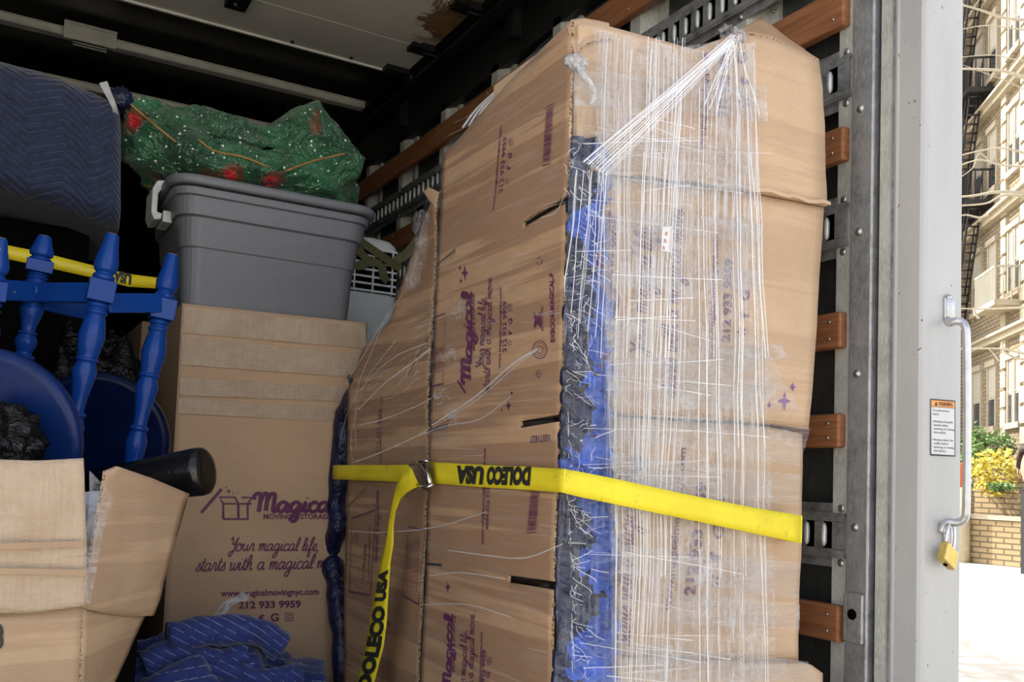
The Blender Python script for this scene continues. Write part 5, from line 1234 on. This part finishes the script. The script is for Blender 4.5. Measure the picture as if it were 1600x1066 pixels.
# bare tree: trunk outside the frame, branches reaching in
t = thing('bare_tree', (13.0, 6.4, 0), 'bare tree whose thin pale branches reach in from the right', 'tree')
b = MB(); b.tube(crom([(13.0, 6.4, 0), (13.05, 6.35, 2), (12.9, 6.4, 5), (13.1, 6.5, 9)], 4), [.20-.012*i for i in range(13)], 10); link('trunk', b, BARK, t)
def atr(px, py, d): return atd(px, py, d)
b = MB()
BR = [((1620, 32), (1570, 28), (1530, 15), (1490, 4), .018), ((1625, 128), (1590, 118), (1560, 110), (1490, 107), .024), ((1620, 50), (1580, 44), (1540, 40), (1490, 48), .010), ((1620, 245), (1570, 232), (1530, 236), (1490, 246), .014),
      ((1620, 302), (1560, 300), (1520, 306), (1490, 308), .020), ((1620, 310), (1570, 305), (1540, 318), (1490, 322), .016), ((1545, 336), (1530, 340), (1510, 336), (1490, 340), .014), ((1620, 480), (1570, 482), (1540, 483), (1490, 482), .014),
      ((1610, 555), (1580, 548), (1560, 545), (1490, 545), .016), ((1620, 563), (1590, 560), (1570, 550), (1565, 535), .014), ((1562, 565), (1555, 556), (1548, 548), (1545, 546), .010), ((1620, 98), (1580, 92), (1550, 86), (1490, 90), .008), ((1620, 150), (1580, 130), (1550, 118), (1500, 100), .007), ((1620, 262), (1565, 258), (1530, 250), (1490, 262), .014), ((1545, 250), (1530, 240), (1520, 262), (1500, 278), .009), ((1530, 498), (1524, 490), (1522, 484), (1524, 480), .016)]
for i, (*pts, r) in enumerate(BR):
    d = 13.0+((i*37) % 9)*.15; q = crom([tuple(atr(*p, d)) for p in pts], 6); b.tube([Vector((13.0, 6.4, q[0][2]-.35))]*0+q, [r*(1.2-.7*k_/len(q)) for k_ in range(len(q))], 6)
    if pts[0][0] > 1600: b.tube([Vector((13.0, 6.4, q[0][2]-.5)), Vector(tuple(q[0]))], r*1.3, 6)
link('branch', b, BARK, t)
b = MB(); rn = random.Random(8)   # upper crown, off frame, casting the branch shadows on the pavement
for i in range(26):
    a = rn.uniform(-1.9, .5); z = rn.uniform(3.5, 8.5); L_ = rn.uniform(1.2, 3.2); p = Vector((13.0, 6.4, z)); d = Vector((math.cos(a), math.sin(a), .5)); 
    # keep the crown out of the picture
    q = p+d*L_; pq = proj(q)
    if min(pq[0], proj(p+d*L_*.5)[0]) < 1640: continue
    b.tube(crom([tuple(p), tuple(p+d*L_*.5+Vector((rn.uniform(-.2, .2), rn.uniform(-.2, .2), 0))), tuple(q)], 4), [.035-.003*k_ for k_ in range(9)], 5)
link('crown_branch', b, BARK, t)
# second street tree, beside the truck: its crown throws the branch shadows on the pavement
t2 = thing('bare_tree', (5.3, 10.6, 0), 'street tree beside the truck, hidden by its wall, shading the pavement with thin branches', 'tree')
b = MB(); b.tube(crom([(5.3, 10.6, 0), (5.35, 10.5, 2.5), (5.3, 10.4, 8.5)], 5), [.16-.011*i for i in range(11)], 10); link('trunk', b, BARK, t2)
b = MB(); rn = random.Random(12)
for i in range(70):
    a = rn.uniform(0, 6.28); z = rn.uniform(3.6, 7.5); L_ = rn.uniform(1.5, 3.4); p = Vector((5.32, 10.5, z)); d = Vector((math.cos(a), math.sin(a), rn.uniform(.2, .6))); q = p+d*L_
    b.tube(crom([tuple(p), tuple(p+d*L_*.5+Vector((rn.uniform(-.3, .3), rn.uniform(-.3, .3), rn.uniform(-.2, .2)))), tuple(q)], 4), [.038-.0035*k_ for k_ in range(9)], 5)
link('crown_branch', b, BARK, t2)
# person leaning into frame from the right edge
PX, PYY = 4.05, 2.33
t = thing('person', (PX+.25, PYY-.1, 0), 'person in dark clothes at the right edge, only the forehead and nose showing', 'person')
me = bpy.data.meshes.new('body')
hc = atd(1601, 734, 4.75); hc = Vector(hc); base = Vector((hc.x+.56, hc.y-.36, 0))
side = Vector((.50, -.86, 0)).normalized(); fw = Vector((-.86, -.5, 0)).normalized()
J = {'pel': base+Vector((0, 0, .95)), 'ch': base+Vector((-.07, .04, 1.30)), 'nk': hc+Vector((.30, -.19, -.19)), 'hd': hc+Vector((.055, -.03, -.03)),
     'sl': hc+Vector((.16, -.09, -.24))+side*.17, 'sr': hc+Vector((.16, -.09, -.24))-side*.0+fw*-.12}
V, E_, R_ = [], [], []
def addc(pts, rad, start=None):
    prev = start
    for p, r in zip(pts, rad):
        V.append(tuple(p)); R_.append(r); i = len(V)-1
        if prev is not None: E_.append((prev, i))
        prev = i
    return prev
addc([J['pel']], [.15]); ch = addc([base+Vector((-.05, .03, 1.25)), J['nk']+Vector((.05, -.03, -.12))], [.145, .13], 0); nk = addc([J['nk'], hc+Vector((.15, -.09, -.07))], [.055, .055], ch)
sd = side
for s_ in (1, -1):
    sh = J['nk']+Vector((.05, -.03, -.10))+sd*.17*s_; addc([sh, sh+Vector((.03, -.02, -.28)), sh+fw*.10+Vector((.02, 0, -.52)), sh+fw*.14+Vector((.02, 0, -.60))], [.06, .045, .035, .035], ch)
    hp_ = J['pel']+sd*.09*s_+Vector((0, 0, -.08)); addc([hp_, hp_+Vector((0, 0, -.40)), hp_+Vector((0, 0, -.80)), hp_+fw*.13+Vector((0, 0, -.835))], [.09, .065, .045, .04], 0)
me.from_pydata(V, E_, []); me.update(); o = bpy.data.objects.new('body', me); COL.objects.link(o)
o.modifiers.new('skin', 'SKIN'); 
for i, r in enumerate(R_): me.skin_vertices[0].data[i].radius = (r, r)
me.skin_vertices[0].data[0].use_root = True
o.modifiers.new('sub', 'SUBSURF').render_levels = 2
dg = bpy.context.evaluated_depsgraph_get(); dg.update(); m2 = bpy.data.meshes.new_from_object(o.evaluated_get(dg)); bpy.data.objects.remove(o)
hb = bmesh.new(); hb.from_mesh(m2)
hd = MB()
# head: egg with brow, nose, mouth, chin and ear, facing left-forward
FW = Vector((-.92, -.38, -.05)).normalized(); RT = FW.cross(Vector((0, 0, 1))).normalized(); UP = RT.cross(FW)
HC = hc+Vector((.070, -.03, 0)); n = 26; RR = []
for i in range(n+1):
    th = math.pi*i/n; row = []
    for j in range(2*n):
        ph = math.pi*j/n; f_, r_, u_ = math.sin(th)*math.cos(ph), math.sin(th)*math.sin(ph), math.cos(th)
        w = .078*(1-.22*max(0, -u_)); l = .098; h = .122; x = f_*l; 
        g = lambda cu, cr, su, sr: math.exp(-((u_-cu)/su)**2-((r_-cr)/sr)**2)*(f_ > 0)
        x += .026*g(-.12, 0, .16, .16)+.008*g(.18, 0, .10, .6)-.010*g(.05, .35, .10, .18)-.010*g(.05, -.35, .10, .18)+.009*g(-.42, 0, .07, .25)+.012*g(-.75, 0, .15, .4)-.005*g(-.33, 0, .05, .4)
        row.append(hd.v(HC+FW*x+RT*r_*w+UP*u_*h))
    RR.append(row)
for i in range(n):
    for j in range(2*n):
        jj = (j+1) % (2*n); f = hd.f([RR[i][j], RR[i+1][j], RR[i+1][jj], RR[i][jj]]); 
        if f: f.smooth = True
m3 = bpy.data.meshes.new('h'); hd.bm.to_mesh(m3); hb.from_mesh(m3)
bb_ = MB(); bb_.bm.free(); bb_.bm = hb; bb_.uv = hb.loops.layers.uv.verify(); link('body', bb_, SKIN, t, smooth=True)
b = MB()
for sgn in (1, -1): b.blob(HC+RT*.079*sgn+UP*-.01-FW*.01, (.012, .018, .03), 8, .1, 3, 1)
b.blob(HC+FW*.090+RT*.03+UP*.012, (.010, .010, .006), 8, 0, 3, 1, 1); link('ear', b, SKIN, t, smooth=True)
b = MB(); b.blob(HC-FW*.016+UP*.035, (.105, .098, .108), 18, .12, 5, 3)
for v_ in list(b.bm.verts):
    q = v_.co-HC
    if q.dot(FW) > .0 and q.dot(UP) < .082: v_.co -= FW*(q.dot(FW)-.0)
    if q.dot(UP) < -.03: v_.co += UP*(-.03-q.dot(UP))*.7
link('hair', b, HAIR, t, smooth=True)
b = MB(); c_ = V[1]; b.blob(Vector(V[0])*.5+Vector(V[2])*.5+Vector((0, 0, .05)), (.21, .21, .34), 20, .06, 3, 2, sq=.9); link('shirt', b, SHIRT, t, smooth=True)
b = MB()
for s_ in (1, -1): hp_ = J['pel']+sd*.09*s_+Vector((0, 0, .02)); b.tube([hp_, hp_+Vector((0, 0, -.45)), hp_+Vector((0, 0, -.87))], [.125, .09, .075], 16)
link('trouser_leg', b, TROU, t, smooth=True)
b = MB(); 
for s_ in (1, -1):
    hp_ = J['pel']+sd*.09*s_; q = Vector((hp_.x, hp_.y, .045))+fw*.06; b.blob(q, (.13, .09, .045), 12, .05, 3, 1)
link('shoe', b, BLKM, t, smooth=True)
